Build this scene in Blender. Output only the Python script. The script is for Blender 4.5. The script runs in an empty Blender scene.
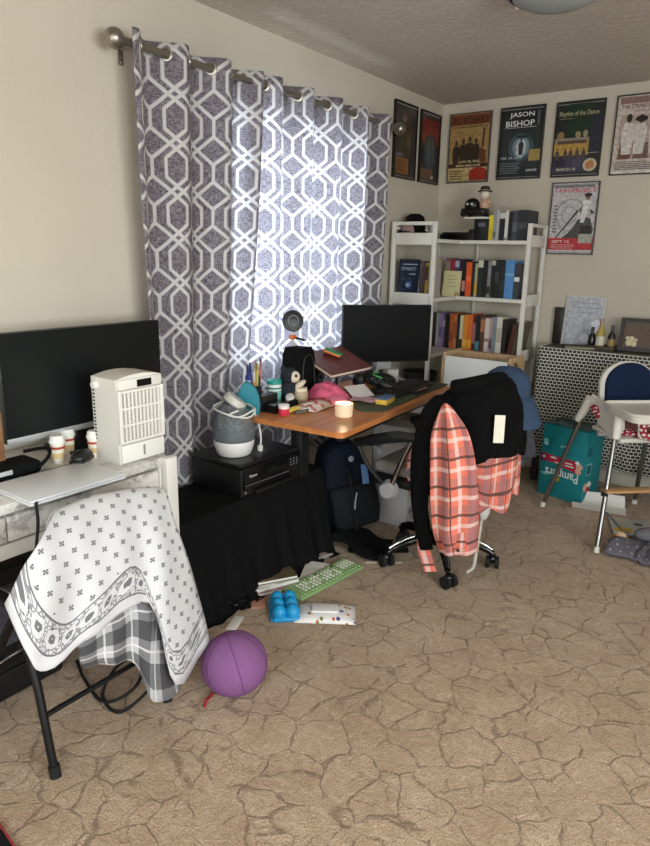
import bpy, bmesh, math, random
from mathutils import Vector as V, Matrix, Euler
from mathutils.geometry import tessellate_polygon
random.seed(7)
SC = bpy.context.scene; COL = SC.collection; PI = math.pi; R = math.radians

# ------------------------------------------------------------------ camera, world, lights, exposure
F_PX, YAW, PITCH, ROLL = 664.91, 0.618947, 0.252677, 0.0200235
cd = bpy.data.cameras.new('camera'); cam = bpy.data.objects.new('camera', cd); COL.objects.link(cam)
fw = V((-math.sin(YAW)*math.cos(PITCH), math.cos(YAW)*math.cos(PITCH), -math.sin(PITCH)))
rt = V((math.cos(YAW), math.sin(YAW), 0)); up = rt.cross(fw)
r2 = rt*math.cos(ROLL) + up*math.sin(ROLL); u2 = -rt*math.sin(ROLL) + up*math.cos(ROLL)
mw = Matrix((r2, u2, -fw)).transposed().to_4x4(); mw.translation = V((2.258, 0, 1.45))
cam.matrix_world = mw
cd.sensor_fit = 'VERTICAL'; cd.sensor_height = 36; cd.lens = 36*F_PX/846; cd.clip_start = .02
SC.camera = cam
wd = bpy.data.worlds.new('world'); SC.world = wd; wd.use_nodes = True
wn = wd.node_tree.nodes; bg = wn['Background']
sky = wn.new('ShaderNodeTexSky'); sky.sky_type = 'NISHITA'; sky.sun_disc = False; sky.sun_elevation = R(48); sky.sun_rotation = R(120)
wd.node_tree.links.new(sky.outputs[0], bg.inputs[0]); bg.inputs[1].default_value = .22
def area(name, loc, rot, sx, sy, power, col, spread=180):
    l = bpy.data.lights.new(name, 'AREA'); l.shape = 'RECTANGLE'; l.size = sx; l.size_y = sy; l.energy = power; l.color = col; l.spread = R(spread)
    o = bpy.data.objects.new(name, l); o.location = loc; o.rotation_euler = rot; COL.objects.link(o); return o
area('daylight_patio_window', (2.3, -1.72, 1.25), (R(90), 0, 0), 2.3, 1.9, 68, (1, .97, .93))
area('daylight_side_window', (4.42, 0.2, 1.45), (R(90), 0, R(90)), 2.1, 1.25, 150, (1, .975, .945))
area('daylight_behind_curtain', (-.42, 2.88, 1.46), (R(90), 0, R(-90)), 1.3, 1.5, 120, (.86, .93, 1))
VS = SC.view_settings; VS.view_transform = 'Standard'; VS.look = 'None'; VS.gamma = 1; VS.exposure = 0.0; VS.use_curve_mapping = False

# ------------------------------------------------------------------ colour + node helpers
def lin(c):
    out = []
    for v in c[:3]:
        v /= 255.; out.append(v/12.92 if v <= .04045 else ((v+.055)/1.055)**2.4)
    return tuple(out)+(1.,)
MC = {}
def mat(rgb, rough=.6, metal=0, name=None, noise=0, nscale=30, bump=0, bscale=120, spec=.5, coat=0, emit=None, sheen=0):
    key = (tuple(rgb), rough, metal, noise, nscale, bump, bscale, spec, coat, emit, sheen)
    if key in MC: return MC[key]
    m = bpy.data.materials.new(name or 'mat_%d_%d_%d' % tuple(int(x) for x in rgb[:3])); m.use_nodes = True
    nt = m.node_tree; p = nt.nodes['Principled BSDF']; c = lin(rgb)
    p.inputs['Base Color'].default_value = c; p.inputs['Roughness'].default_value = rough; p.inputs['Metallic'].default_value = metal
    p.inputs['Specular IOR Level'].default_value = spec; p.inputs['Coat Weight'].default_value = coat; p.inputs['Coat Roughness'].default_value = .12
    if sheen: p.inputs['Sheen Weight'].default_value = sheen
    if emit: p.inputs['Emission Color'].default_value = lin(rgb); p.inputs['Emission Strength'].default_value = emit
    if noise or bump:
        tc = nt.nodes.new('ShaderNodeTexCoord')
    if noise:
        n = nt.nodes.new('ShaderNodeTexNoise'); n.inputs['Scale'].default_value = nscale; n.inputs['Detail'].default_value = 5
        nt.links.new(tc.outputs['Object'], n.inputs['Vector'])
        r = nt.nodes.new('ShaderNodeValToRGB'); r.color_ramp.elements[0].position = .3; r.color_ramp.elements[1].position = .7
        r.color_ramp.elements[0].color = tuple(v*(1-noise) for v in c[:3])+(1,); r.color_ramp.elements[1].color = tuple(min(1, v*(1+noise)) for v in c[:3])+(1,)
        nt.links.new(n.outputs[0], r.inputs[0]); nt.links.new(r.outputs[0], p.inputs['Base Color'])
    if bump:
        n = nt.nodes.new('ShaderNodeTexNoise'); n.inputs['Scale'].default_value = bscale; n.inputs['Detail'].default_value = 4
        nt.links.new(tc.outputs['Object'], n.inputs['Vector'])
        b = nt.nodes.new('ShaderNodeBump'); b.inputs['Strength'].default_value = bump; b.inputs['Distance'].default_value = .01
        nt.links.new(n.outputs[0], b.inputs['Height']); nt.links.new(b.outputs[0], p.inputs['Normal'])
    MC[key] = m; return m

class X:                                   # tiny math-node expression
    def __init__(s, t, k): s.t = t; s.k = k
    def op(s, o, *a, clamp=False):
        n = s.t.nodes.new('ShaderNodeMath'); n.operation = o; n.use_clamp = clamp
        for i, v in enumerate((s,)+a):
            if isinstance(v, X): s.t.links.new(v.k, n.inputs[i])
            else: n.inputs[i].default_value = v
        return X(s.t, n.outputs[0])
    def __add__(s, o): return s.op('ADD', o)
    def __sub__(s, o): return s.op('SUBTRACT', o)
    def __mul__(s, o): return s.op('MULTIPLY', o)
    def __truediv__(s, o): return s.op('DIVIDE', o)
    def lt(s, o): return s.op('LESS_THAN', o)
    def gt(s, o): return s.op('GREATER_THAN', o)
    def mn(s, o): return s.op('MINIMUM', o)
    def mx(s, o): return s.op('MAXIMUM', o)
    def ab(s): return s.op('ABSOLUTE')
    def pp(s, o): return s.op('PINGPONG', o)
    def fr(s): return s.op('FRACT')
    def fl(s): return s.op('FLOOR')
    def step(s, a, b):                      # smooth ramp a..b -> 0..1
        n = s.t.nodes.new('ShaderNodeMapRange'); n.interpolation_type = 'SMOOTHSTEP'
        s.t.links.new(s.k, n.inputs[0]); n.inputs[1].default_value = a; n.inputs[2].default_value = b
        return X(s.t, n.outputs[0])
class T:                                    # material under construction
    def __init__(s, name, rough=.7):
        s.m = bpy.data.materials.new(name); s.m.use_nodes = True; s.t = s.m.node_tree; s.p = s.t.nodes['Principled BSDF']
        s.p.inputs['Roughness'].default_value = rough; s.tc = s.t.nodes.new('ShaderNodeTexCoord')
    def uv(s, kind='UV'):
        n = s.t.nodes.new('ShaderNodeSeparateXYZ'); s.t.links.new(s.tc.outputs[kind], n.inputs[0])
        return X(s.t, n.outputs[0]), X(s.t, n.outputs[1]), X(s.t, n.outputs[2])
    def vec(s, a, b, c=0.):
        n = s.t.nodes.new('ShaderNodeCombineXYZ')
        for i, v in enumerate((a, b, c)):
            if isinstance(v, X): s.t.links.new(v.k, n.inputs[i])
            else: n.inputs[i].default_value = v
        return n.outputs[0]
    def noise(s, scale, vec=None, detail=4, kind='Object', out=0, rough=.5):
        n = s.t.nodes.new('ShaderNodeTexNoise'); n.inputs['Scale'].default_value = scale; n.inputs['Detail'].default_value = detail; n.inputs['Roughness'].default_value = rough
        s.t.links.new(vec if vec is not None else s.tc.outputs[kind], n.inputs['Vector']); return X(s.t, n.outputs[out])
    def vor(s, scale, vec, feat='DISTANCE_TO_EDGE', rand=1):
        n = s.t.nodes.new('ShaderNodeTexVoronoi'); n.feature = feat; n.inputs['Scale'].default_value = scale; n.inputs['Randomness'].default_value = rand
        s.t.links.new(vec, n.inputs['Vector']); return X(s.t, n.outputs['Distance'])
    def mix(s, f, a, b):
        n = s.t.nodes.new('ShaderNodeMix'); n.data_type = 'RGBA'
        s.t.links.new(f.k, n.inputs[0]) if isinstance(f, X) else setattr(n.inputs[0], 'default_value', f)
        for i, v in ((6, a), (7, b)):
            if isinstance(v, tuple): n.inputs[i].default_value = v
            else: s.t.links.new(v, n.inputs[i])
        return n.outputs[2]
    def col(s, c): s.t.links.new(c, s.p.inputs['Base Color'])
    def bump(s, h, strength=.3, dist=.01):
        b = s.t.nodes.new('ShaderNodeBump'); b.inputs['Strength'].default_value = strength; b.inputs['Distance'].default_value = dist
        s.t.links.new(h.k, b.inputs['Height']); s.t.links.new(b.outputs[0], s.p.inputs['Normal'])

# ------------------------------------------------------------------ mesh builder
class MB:
    def __init__(s): s.bm = bmesh.new(); s.uvl = s.bm.loops.layers.uv.new('UVMap')
    def _merge(s, t, M, mi):
        mp = {}
        for v in t.verts: mp[v] = s.bm.verts.new(M @ v.co)
        for f in t.faces:
            try: nf = s.bm.faces.new([mp[v] for v in f.verts])
            except ValueError: continue
            nf.material_index = mi
        t.free(); return s
    def raw(s, vs, fs, mi=0, uvs=None):
        bv = [s.bm.verts.new(v) for v in vs]
        for f in fs:
            try: nf = s.bm.faces.new([bv[i] for i in f])
            except ValueError: continue
            nf.material_index = mi
            if uvs:
                for l, i in zip(nf.loops, f): l[s.uvl].uv = uvs[i]
        return s
    def box(s, c, d, rot=(0, 0, 0), bev=0, mi=0, seg=2):
        t = bmesh.new(); bmesh.ops.create_cube(t, size=1)
        for v in t.verts: v.co = V((v.co.x*d[0], v.co.y*d[1], v.co.z*d[2]))
        if bev: bmesh.ops.bevel(t, geom=list(t.edges), offset=min(bev, min(d)*.49), segments=seg, affect='EDGES', profile=.5)
        return s._merge(t, Matrix.Translation(c) @ Euler(rot).to_matrix().to_4x4(), mi)
    def b2(s, a, b, bev=0, mi=0, seg=2):
        return s.box([(a[i]+b[i])/2 for i in range(3)], [abs(b[i]-a[i]) for i in range(3)], bev=bev, mi=mi, seg=seg)
    def cyl(s, p0, p1, r0, r1=None, n=16, mi=0):
        r1 = r0 if r1 is None else r1; p0 = V(p0); p1 = V(p1); d = p1-p0
        t = bmesh.new(); bmesh.ops.create_cone(t, cap_ends=True, segments=n, radius1=r0, radius2=r1, depth=d.length)
        return s._merge(t, Matrix.Translation((p0+p1)/2) @ d.to_track_quat('Z', 'Y').to_matrix().to_4x4(), mi)
    def sph(s, c, r, n=20, rot=(0, 0, 0), mi=0):
        r = (r, r, r) if isinstance(r, (int, float)) else r
        t = bmesh.new(); bmesh.ops.create_uvsphere(t, u_segments=n, v_segments=max(8, n*2//3), radius=1)
        return s._merge(t, Matrix.Translation(c) @ Euler(rot).to_matrix().to_4x4() @ Matrix.Diagonal((*r, 1)), mi)
    def lathe(s, prof, c=(0, 0, 0), n=24, rot=(0, 0, 0), mi=0, sx=1, sy=1):
        M = Matrix.Translation(c) @ Euler(rot).to_matrix().to_4x4(); vs = []; fs = []
        for r, z in prof:
            for i in range(n): a = 2*PI*i/n; vs.append(M @ V((r*math.cos(a)*sx, r*math.sin(a)*sy, z)))
        for j in range(len(prof)-1):
            for i in range(n): k = (i+1) % n; fs.append((j*n+i, j*n+k, (j+1)*n+k, (j+1)*n+i))
        if prof[0][0] > 1e-4: fs.append(tuple(range(n))[::-1])
        if prof[-1][0] > 1e-4: fs.append(tuple((len(prof)-1)*n+i for i in range(n)))
        return s.raw(vs, fs, mi)
    def tube(s, pts, r, n=8, mi=0, smooth=4, closed=False):
        P = [V(p) for p in pts]; Q = []
        if smooth > 1 and len(P) > 2:
            m = len(P)
            for i in range(m if closed else m-1):
                a, b, c, d = (P[(i-1) % m] if closed or i else P[0]), P[i], P[(i+1) % m], (P[(i+2) % m] if closed or i+2 < m else P[-1])
                for k in range(smooth):
                    t = k/smooth; Q.append(.5*((2*b)+(c-a)*t+(2*a-5*b+4*c-d)*t*t+(3*b-a-3*c+d)*t**3))
            if not closed: Q.append(P[-1])
        else: Q = P
        vs = []; fs = []; L = len(Q); prev = None
        for i, q in enumerate(Q):
            d = (Q[(i+1) % L] if closed or i+1 < L else q)-(Q[i-1] if closed or i else q); d.normalize()
            x = (prev-d*prev.dot(d)) if prev is not None else d.orthogonal()
            x = x.normalized() if x.length > 1e-6 else d.orthogonal().normalized(); prev = x; y = d.cross(x)
            rr = r[min(len(r)-1, i*len(r)//L)] if isinstance(r, (list, tuple)) else r
            for k in range(n): a = 2*PI*k/n; vs.append(q+x*rr*math.cos(a)+y*rr*math.sin(a))
        for i in range(L if closed else L-1):
            for k in range(n): j = (i+1) % L; m = (k+1) % n; fs.append((i*n+k, i*n+m, j*n+m, j*n+k))
        if not closed: fs += [tuple(range(n))[::-1], tuple((L-1)*n+k for k in range(n))]
        return s.raw(vs, fs, mi)
    def prism(s, poly, depth, M=None, mi=0):   # poly in XY, extruded along +Z by depth, then M
        M = M or Matrix(); n = len(poly); vs = [M @ V((x, y, 0)) for x, y in poly]+[M @ V((x, y, depth)) for x, y in poly]
        fs = [tuple(range(n))[::-1], tuple(range(n, 2*n))]+[(i, (i+1) % n, n+(i+1) % n, n+i) for i in range(n)]
        return s.raw(vs, fs, mi)
    def grid(s, rows, mi=0, uvs=None):
        nr, nc = len(rows), len(rows[0]); vs = [V(p) for r in rows for p in r]
        if uvs is None:
            du = [0]; dv = [0]
            for j in range(1, nc): du.append(du[-1]+sum((V(rows[i][j])-V(rows[i][j-1])).length for i in range(nr))/nr)
            for i in range(1, nr): dv.append(dv[-1]+sum((V(rows[i][j])-V(rows[i-1][j])).length for j in range(nc))/nc)
            uvs = [(du[j], dv[i]) for i in range(nr) for j in range(nc)]
        fs = [(i*nc+j, i*nc+j+1, (i+1)*nc+j+1, (i+1)*nc+j) for i in range(nr-1) for j in range(nc-1)]
        return s.raw(vs, fs, mi, uvs)
    def flat(s, pts, off, frame, mi=0):        # polygon lying on a frame (origin, xdir, ydir, normal), lifted by off
        o, x, y, n = frame; return s.raw([o+x*a+y*b+n*off for a, b in pts], [tuple(range(len(pts)))], mi)
    def text(s, txt, frame, x, y, w, h, off, mi=0, keep=False, ext=0):
        vs, fs = glyphs(txt); xs = [v[0] for v in vs]; ys = [v[1] for v in vs]
        x0, x1, y0, y1 = min(xs), max(xs), min(ys), max(ys); sx = w/(x1-x0); sy = h/max(1e-6, (y1-y0))
        if keep: sx = sy = min(sx, sy)
        o, X_, Y_, N_ = frame
        return s.raw([o+X_*(x+(v[0]-x0)*sx)+Y_*(y+(v[1]-y0)*sy)+N_*off for v in vs], fs, mi)
    def build(s, name, mats, parent=None, loc=None, smooth=40, sub=0, thick=0, rot=None, toff=0):
        bmesh.ops.recalc_face_normals(s.bm, faces=s.bm.faces) if not getattr(s, 'keepn', 0) else None
        me = bpy.data.meshes.new(name); s.bm.to_mesh(me); s.bm.free()
        for m in (mats if isinstance(mats, (list, tuple)) else [mats]): me.materials.append(m)
        if smooth:
            me.polygons.foreach_set('use_smooth', [True]*len(me.polygons)); me.set_sharp_from_angle(angle=R(smooth))
        o = bpy.data.objects.new(name, me); COL.objects.link(o)
        if parent: o.parent = parent
        if loc is not None: o.location = loc
        if rot is not None: o.rotation_euler = rot
        if thick: md = o.modifiers.new('thickness', 'SOLIDIFY'); md.thickness = thick; md.offset = toff
        if sub: md = o.modifiers.new('smooth', 'SUBSURF'); md.levels = md.render_levels = sub
        return o
GC = {}
def glyphs(txt):
    if txt in GC: return GC[txt]
    c = bpy.data.curves.new('lettering', 'FONT'); c.body = txt; c.size = 1; c.resolution_u = 2; c.fill_mode = 'FRONT'; c.offset = .014
    o = bpy.data.objects.new('lettering', c); COL.objects.link(o); dg = bpy.context.evaluated_depsgraph_get()
    me = o.evaluated_get(dg).to_mesh(); vs = [tuple(v.co) for v in me.vertices]; fs = [tuple(p.vertices) for p in me.polygons]
    o.evaluated_get(dg).to_mesh_clear(); bpy.data.objects.remove(o); bpy.data.curves.remove(c)
    GC[txt] = (vs, fs); return GC[txt]
def tag(o, label=None, cat=None, group=None, kind=None):
    if label: o['label'] = label
    if cat: o['category'] = cat
    if group: o['group'] = group
    if kind: o['kind'] = kind
    return o
def thing(name, label, cat, loc=(0, 0, 0), rz=0, group=None, rot=None):
    o = bpy.data.objects.new(name, None); o.empty_display_size = .05; COL.objects.link(o); o.location = loc; o.rotation_euler = rot or (0, 0, rz)
    return tag(o, label, cat, group)
def FR(o, x, y):
    x = V(x); y = V(y); return (V(o), x, y, x.cross(y))
def ell(cx, cy, rx, ry, n=20, a0=0, a1=2*PI): return [(cx+rx*math.cos(a0+(a1-a0)*i/n), cy+ry*math.sin(a0+(a1-a0)*i/n)) for i in range(n)]
def rect(x, y, w, h): return [(x, y), (x+w, y), (x+w, y+h), (x, y+h)]

# ------------------------------------------------------------------ pattern materials
def seg(px, py, a, b):
    dx, dy = b[0]-a[0], b[1]-a[1]; L = dx*dx+dy*dy
    t = ((px-a[0])*dx+(py-a[1])*dy).op('DIVIDE', L, clamp=True)
    ex = px-a[0]-t*dx; ey = py-a[1]-t*dy; return (ex*ex+ey*ey).op('SQRT')
def m_curtain():
    t = T('curtain_trellis', .85); u, v, _ = t.uv()
    a = u.pp(.1); z = v.pp(.09); K = [((0, .056), (0, .1)), ((0, .056), (.073, 0)), ((.073, 0), (.1, .02)), ((.1, .02), (.055, .054)), ((.055, .054), (.055, .1))]
    d = None
    for p, q in K: e = seg(a, z, p, q); d = e if d is None else d.mn(e)
    mask = d.step(.0085, .006)
    w1 = t.noise(1, t.vec(u*45, v*230), 3); w2 = t.noise(1, t.vec(u*230, v*45), 3)
    w = ((w1+w2)-.7).step(.1, .5)
    base = t.mix(w, lin((94, 86, 96)), lin((176, 168, 178)))
    c = t.mix(mask, base, lin((232, 230, 230))); t.col(c); t.p.inputs['Specular IOR Level'].default_value = .1
    tr = t.t.nodes.new('ShaderNodeBsdfTranslucent'); t.t.links.new(t.mix(.45, c, lin((236, 236, 240))), tr.inputs[0])
    mx = t.t.nodes.new('ShaderNodeMixShader'); mx.inputs[0].default_value = .42
    out = t.t.nodes['Material Output']; t.t.links.new(t.p.outputs[0], mx.inputs[1]); t.t.links.new(tr.outputs[0], mx.inputs[2]); t.t.links.new(mx.outputs[0], out.inputs[0])
    return t.m
def m_carpet():
    t = T('carpet_pile', .95); t.p.inputs['Specular IOR Level'].default_value = .05; t.p.inputs['Sheen Weight'].default_value = .2
    x, y, z = t.uv('Object'); wx = t.noise(6, detail=2); wy = t.noise(6, t.vec(x+7.3, y+3.1), 2); gr = t.noise(120, detail=3, rough=.7)
    p = t.vec(x+(wx-.5)*.13, y+(wy-.5)*.13); e = t.vor(7.6, p); g = t.noise(11, t.vec(x+11, y), 2).step(.36, .5); br = t.noise(55, t.vec(x, y+9), 2).step(.34, .5)
    line = (e+(gr-.5)*.05).step(.036, .008)*g*(br*.6+.4)
    e2 = t.vor(12, t.vec(x+(wy-.5)*.16+3, y+(wx-.5)*.16)); line2 = (e2+(gr-.5)*.07).step(.036, .006)*t.noise(7, t.vec(x+3, y+20), 2).step(.5, .6)*br*.7
    L = line.mx(line2); f = t.noise(210, detail=3, rough=.75); b = t.noise(2.6, detail=3); m2 = t.noise(38, detail=4, rough=.65); pt = t.noise(7, t.vec(x+1.7, y+8.8), 3)
    c1 = t.mix(f.step(.3, .7), lin((150, 120, 94)), lin((228, 201, 172)))
    c2 = t.mix(b.step(.35, .65)*.3, c1, lin((166, 134, 106))); c3 = t.mix(m2.step(.42, .7)*.42, c2, lin((226, 204, 178))); c3 = t.mix(pt.step(.4, .62)*.3, c3, lin((160, 128, 100)))
    st = t.noise(1.7, t.vec(x+4.4, y+1.7), 5).step(.64, .74); c4 = t.mix(st*.3, c3, lin((112, 84, 62)))
    t.col(t.mix(L*.54, c4, lin((98, 72, 52)))); t.bump(gr*.6+m2*.6-L*.3, .75, .014); return t.m
def m_wall():
    t = T('wall_paint', .8); t.p.inputs['Specular IOR Level'].default_value = .25
    n = t.noise(1.2, detail=3); t.col(t.mix(n.step(.3, .7), lin((199, 190, 175)), lin((206, 197, 182))))
    t.bump(t.noise(90, detail=4), .12, .01); return t.m
def m_ceil():
    t = T('ceiling_texture', .9); t.p.inputs['Specular IOR Level'].default_value = .2
    x, y, z = t.uv('Object'); w = t.noise(7, detail=3)
    n = t.noise(26, t.vec(x+w*.14, y*1.5+w*.1), 5, rough=.6); k = n.step(.46, .62)
    t.col(t.mix(k, lin((194, 185, 171)), lin((206, 197, 183)))); t.bump(k+n*.6, .55, .012); return t.m
def m_marble():
    t = T('marble_laminate', .35); x, y, z = t.uv('Object'); w = t.noise(5, detail=6, rough=.65); w2 = t.noise(16, detail=5, rough=.7)
    v = (t.noise(3.4, t.vec(x*1.2+w*.5, y+w*.6, z*1.5+w*.4), 6, rough=.6)-.5).ab()
    k = v.step(.035, .0); k2 = (w2-.5).ab().step(.05, .0)*.35
    t.col(t.mix(k.mx(k2)*.62, t.mix(w.step(.35, .7), lin((226, 222, 217)), lin((206, 200, 195))), lin((112, 106, 104)))); return t.m
def m_wood(name, c0, c1, axis=1, rough=.4, sc=1):
    t = T(name, rough); x, y, z = t.uv('Object'); s = [1.5, 22, 22] if axis == 0 else [22, 1.5, 22]
    n = t.noise(sc, t.vec(x*s[0], y*s[1], z*s[2]), 6, rough=.65); n2 = t.noise(sc*5, t.vec(x*s[0], y*s[1], z*s[2]), 3)
    t.col(t.mix((n*.75+n2*.25).step(.35, .66), lin(c0), lin(c1))); t.bump(n2, .06, .004); return t.m
def stripes(u, per, pos, w):              # 1 inside a stripe at pos..pos+w of period
    f = (u/per).fr(); return f.gt(pos)*f.lt(pos+w)
def m_flannel():
    t = T('flannel_plaid', .9); u, v, _ = t.uv(); t.p.inputs['Specular IOR Level'].default_value = .1
    base = lin((232, 116, 92)); c = t.mix(stripes(u, .11, .52, .30)*.62, base, lin((118, 92, 104))); c = t.mix(stripes(v, .12, .5, .26)*.5, c, lin((150, 104, 108)))
    wv = stripes(v, .12, .16, .14); wu = stripes(u, .11, .14, .13)
    c = t.mix(wv*.62, c, lin((244, 214, 205))); c = t.mix(wu*.62, c, lin((244, 214, 205)))
    bl = stripes(v, .12, .8, .1).mx(stripes(u, .11, .87, .05)); c = t.mix(bl*.85, c, lin((38, 26, 32)))
    n = t.noise(1, t.vec(u*900, v*900), 2); t.col(t.mix(n.step(.3, .7)*.12, c, lin((255, 225, 215)))); return t.m
def m_plaid_grey():
    t = T('grey_plaid', .9); u, v, _ = t.uv()
    a = stripes(u, .1, .0, .5); b = stripes(v, .1, .0, .5); c = t.mix(a*.66, lin((186, 184, 186)), lin((40, 40, 46))); c = t.mix(b*.68, c, lin((30, 30, 36)))
    t.col(t.mix(stripes(u, .1, .72, .06).mx(stripes(v, .1, .72, .06))*.6, c, lin((235, 233, 232)))); return t.m
def m_drape():
    t = T('printed_cotton', .9); u, v, w = t.uv(); t.p.inputs['Specular IOR Level'].default_value = .1
    P = .066; row = (v/(P*.5)).fl(); sh = (row*.5).fr()*P
    ox, oy, oz = t.uv('Object'); mu = oy*1.1+ox*.3; mv = oz*1.05-ox*.7+3; row = (mv/(P*.5)).fl(); sh = (row*.5).fr()*P; a = ((mu+sh)/P).fr()*P-P/2; b = (mv/(P*.5)).fr()*(P*.5)-P*.25
    r = (a*a+b*b).op('SQRT'); ca = a*.8+b*.6; cb = b*.8-a*.6
    x_ = (ca.ab().lt(.0016)).mx(cb.ab().lt(.0016))*r.lt(.0098)
    lw = (r.gt(.0045)*r.lt(.0095))*((ca.ab().lt(.0034)).mx(cb.ab().lt(.0034)))
    mk = x_.mx(lw)
    q = v.op('SUBTRACT', .5)                  # border measured up from the hem: UV v runs 0..0.5 at the hem
    hem = v.op('MULTIPLY', -1)+.5
    inb = hem.gt(.036)*hem.lt(.118); field = hem.gt(.128)
    ln = ((hem-.038).ab().lt(.0028)).mx((hem-.116).ab().lt(.0028))
    ea = (u/.058).fr()*.058-.029; eb = hem-.077; er = (ea*ea+eb*eb).op('SQRT')
    sw = (t.noise(1, t.vec(u*70, v*70), 2)-.5)*.016
    ring = ((er+sw)*260).op('SINE').gt(.05)*er.lt(.026); fil = t.vor(75, t.vec(u, v)).lt(.1)*er.gt(.026)*.8
    k = (ring.mx(fil)*inb).mx(ln).mx(mk*field)
    n = t.noise(1, t.vec(u*500, v*500), 2)
    t.col(t.mix(k*.8, t.mix(n.step(.3, .7), lin((204, 202, 204)), lin((218, 216, 217))), lin((62, 62, 70)))); t.bump(n, .1, .003); return t.m
def m_weave():
    t = T('black_white_basket_cloth', .85); u, v, _ = t.uv(); pu, pv = .025, .0205
    row = (v/pv).fl(); a = ((u/pu)+(row*.5).fr()).fr(); b = (v/pv).fr()
    k = a.gt(.17)*b.gt(.23); n = t.noise(1, t.vec(u*220, v*220), 2).step(.25, .55)
    t.col(t.mix(k*(n*.25+.75), lin((222, 218, 208)), lin((15, 15, 17)))); return t.m
def m_dots(name, base, dot, P, r):
    t = T(name, .95); u, v, _ = t.uv(); row = (v/P).fl(); a = ((u/P)+(row*.5).fr()).fr()-.5; b = (v/P).fr()-.5
    t.col(t.mix((a*a+b*b).op('SQRT').lt(r), lin(base), lin(dot))); t.bump(t.noise(260, detail=3), .4, .006); return t.m
def m_fabric(name, c0, c1, scale=300, rough=.95, bump=.25):
    t = T(name, rough); t.p.inputs['Specular IOR Level'].default_value = .12; n = t.noise(scale, detail=4)
    t.col(t.mix(n.step(.35, .65), lin(c0), lin(c1))); t.bump(n, bump, .004); return t.m
def m_glass(name, tint, f=.2, rough=.05):
    t = T(name, rough); t.p.inputs['Base Color'].default_value = lin(tint)
    tr = t.t.nodes.new('ShaderNodeBsdfTransparent'); tr.inputs[0].default_value = lin(tint); mx = t.t.nodes.new('ShaderNodeMixShader'); mx.inputs[0].default_value = f
    t.t.links.new(tr.outputs[0], mx.inputs[1]); t.t.links.new(t.p.outputs[0], mx.inputs[2]); t.t.links.new(mx.outputs[0], t.t.nodes['Material Output'].inputs[0]); return t.m

WHITE = mat((226, 222, 214), .45); WPL = mat((232, 228, 220), .35); BLK = mat((20, 20, 22), .5); BLKG = mat((14, 14, 16), .22)
BLKM = mat((22, 22, 24), .4, .3); CHROME = mat((200, 200, 200), .18, 1); STEEL = mat((150, 148, 145), .35, 1); NICKEL = mat((160, 154, 145), .36, .95)
RUB = mat((16, 16, 16), .8); BLKF = m_fabric('black_cloth', (13, 13, 14), (24, 24, 26)); PAPER = mat((236, 233, 226), .7); GREYP = mat((120, 120, 122), .5)
PANE = m_glass('window_pane_glass', (245, 250, 252), .06, .02)
# ------------------------------------------------------------------ setting
D, XR, YR, H = 4.505, 4.3, -1.6, 2.44
MW, MCL, MCP = m_wall(), m_ceil(), m_carpet()
def struct(name, mb, m, parent=None, **k):
    o = mb.build(name, m, parent, **k)
    if not parent: o['kind'] = 'structure'
    return o
struct('floor', MB().b2((-.2, YR-.2, -.12), (XR+.2, D+.2, 0)), MCP, smooth=0)
struct('ceiling', MB().b2((-.2, YR-.2, H), (XR+.2, D+.2, H+.12)), MCL, smooth=0)
def holed(axis, c0, c1, a0, a1, h0, h1, z0, z1):      # wall slab with one opening h0..h1 x z0..z1
    mb = MB()
    for p, q, s, t_ in ((a0, h0, 0, H), (h1, a1, 0, H), (h0, h1, 0, z0), (h0, h1, z1, H)):
        if axis == 'x': mb.b2((c0, p, s), (c1, q, t_))
        else: mb.b2((p, c0, s), (q, c1, t_))
    return mb
struct('wall_left', holed('x', -.16, 0, YR, D, 2.36, 3.40, .86, 2.06), MW, smooth=0)
struct('wall_back', MB().b2((-.16, D, 0), (XR+.16, D+.16, H)), MW, smooth=0)
struct('wall_right', holed('x', XR, XR+.16, YR, D, -.9, 1.3, .8, 2.1), MW, smooth=0)
struct('wall_rear', holed('y', YR-.16, YR, -.16, XR+.16, 1.1, 3.5, .3, 2.2), MW, smooth=0)
def window(n, axis, c, h0, h1, z0, z1):
    mb = MB(); w = .045; hm = (h0+h1)/2
    def bar(a, b, s, t_):
        if axis == 'x': mb.b2((c-.03, a, s), (c+.03, b, t_), .004)
        else: mb.b2((a, c-.03, s), (b, c+.03, t_), .004)
    bar(h0, h0+w, z0, z1); bar(h1-w, h1, z0, z1); bar(h0+w, h1-w, z0, z0+w); bar(h0+w, h1-w, z1-w, z1); bar(hm-.02, hm+.02, z0+w, z1-w)
    o = struct('window_%d' % n, mb, WHITE)
    g = MB()
    for a, b in ((h0+w, hm-.02), (hm+.02, h1-w)):
        if axis == 'x': g.b2((c-.004, a, z0+w), (c+.004, b, z1-w))
        else: g.b2((a, c-.004, z0+w), (b, c+.004, z1-w))
    g.build('pane', PANE, o, smooth=0)
window(1, 'x', -.09, 2.36, 3.40, .86, 2.06); window(2, 'y', YR-.08, 1.1, 3.5, .3, 2.2); window(3, 'x', XR+.09, -.9, 1.3, .8, 2.1)
BASEM = mat((205, 198, 184), .5)
struct('baseboard_left', MB().b2((0, YR, 0), (.012, D, .08), .003), BASEM)
struct('baseboard_back', MB().b2((.012, D-.012, 0), (XR, D, .08), .003), BASEM)
struct('baseboard_right', MB().b2((XR-.012, YR, 0), (XR, D-.012, .08), .003), BASEM)
struct('baseboard_rear', MB().b2((.012, YR, 0), (XR-.012, YR+.012, .08), .003), BASEM)

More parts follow.
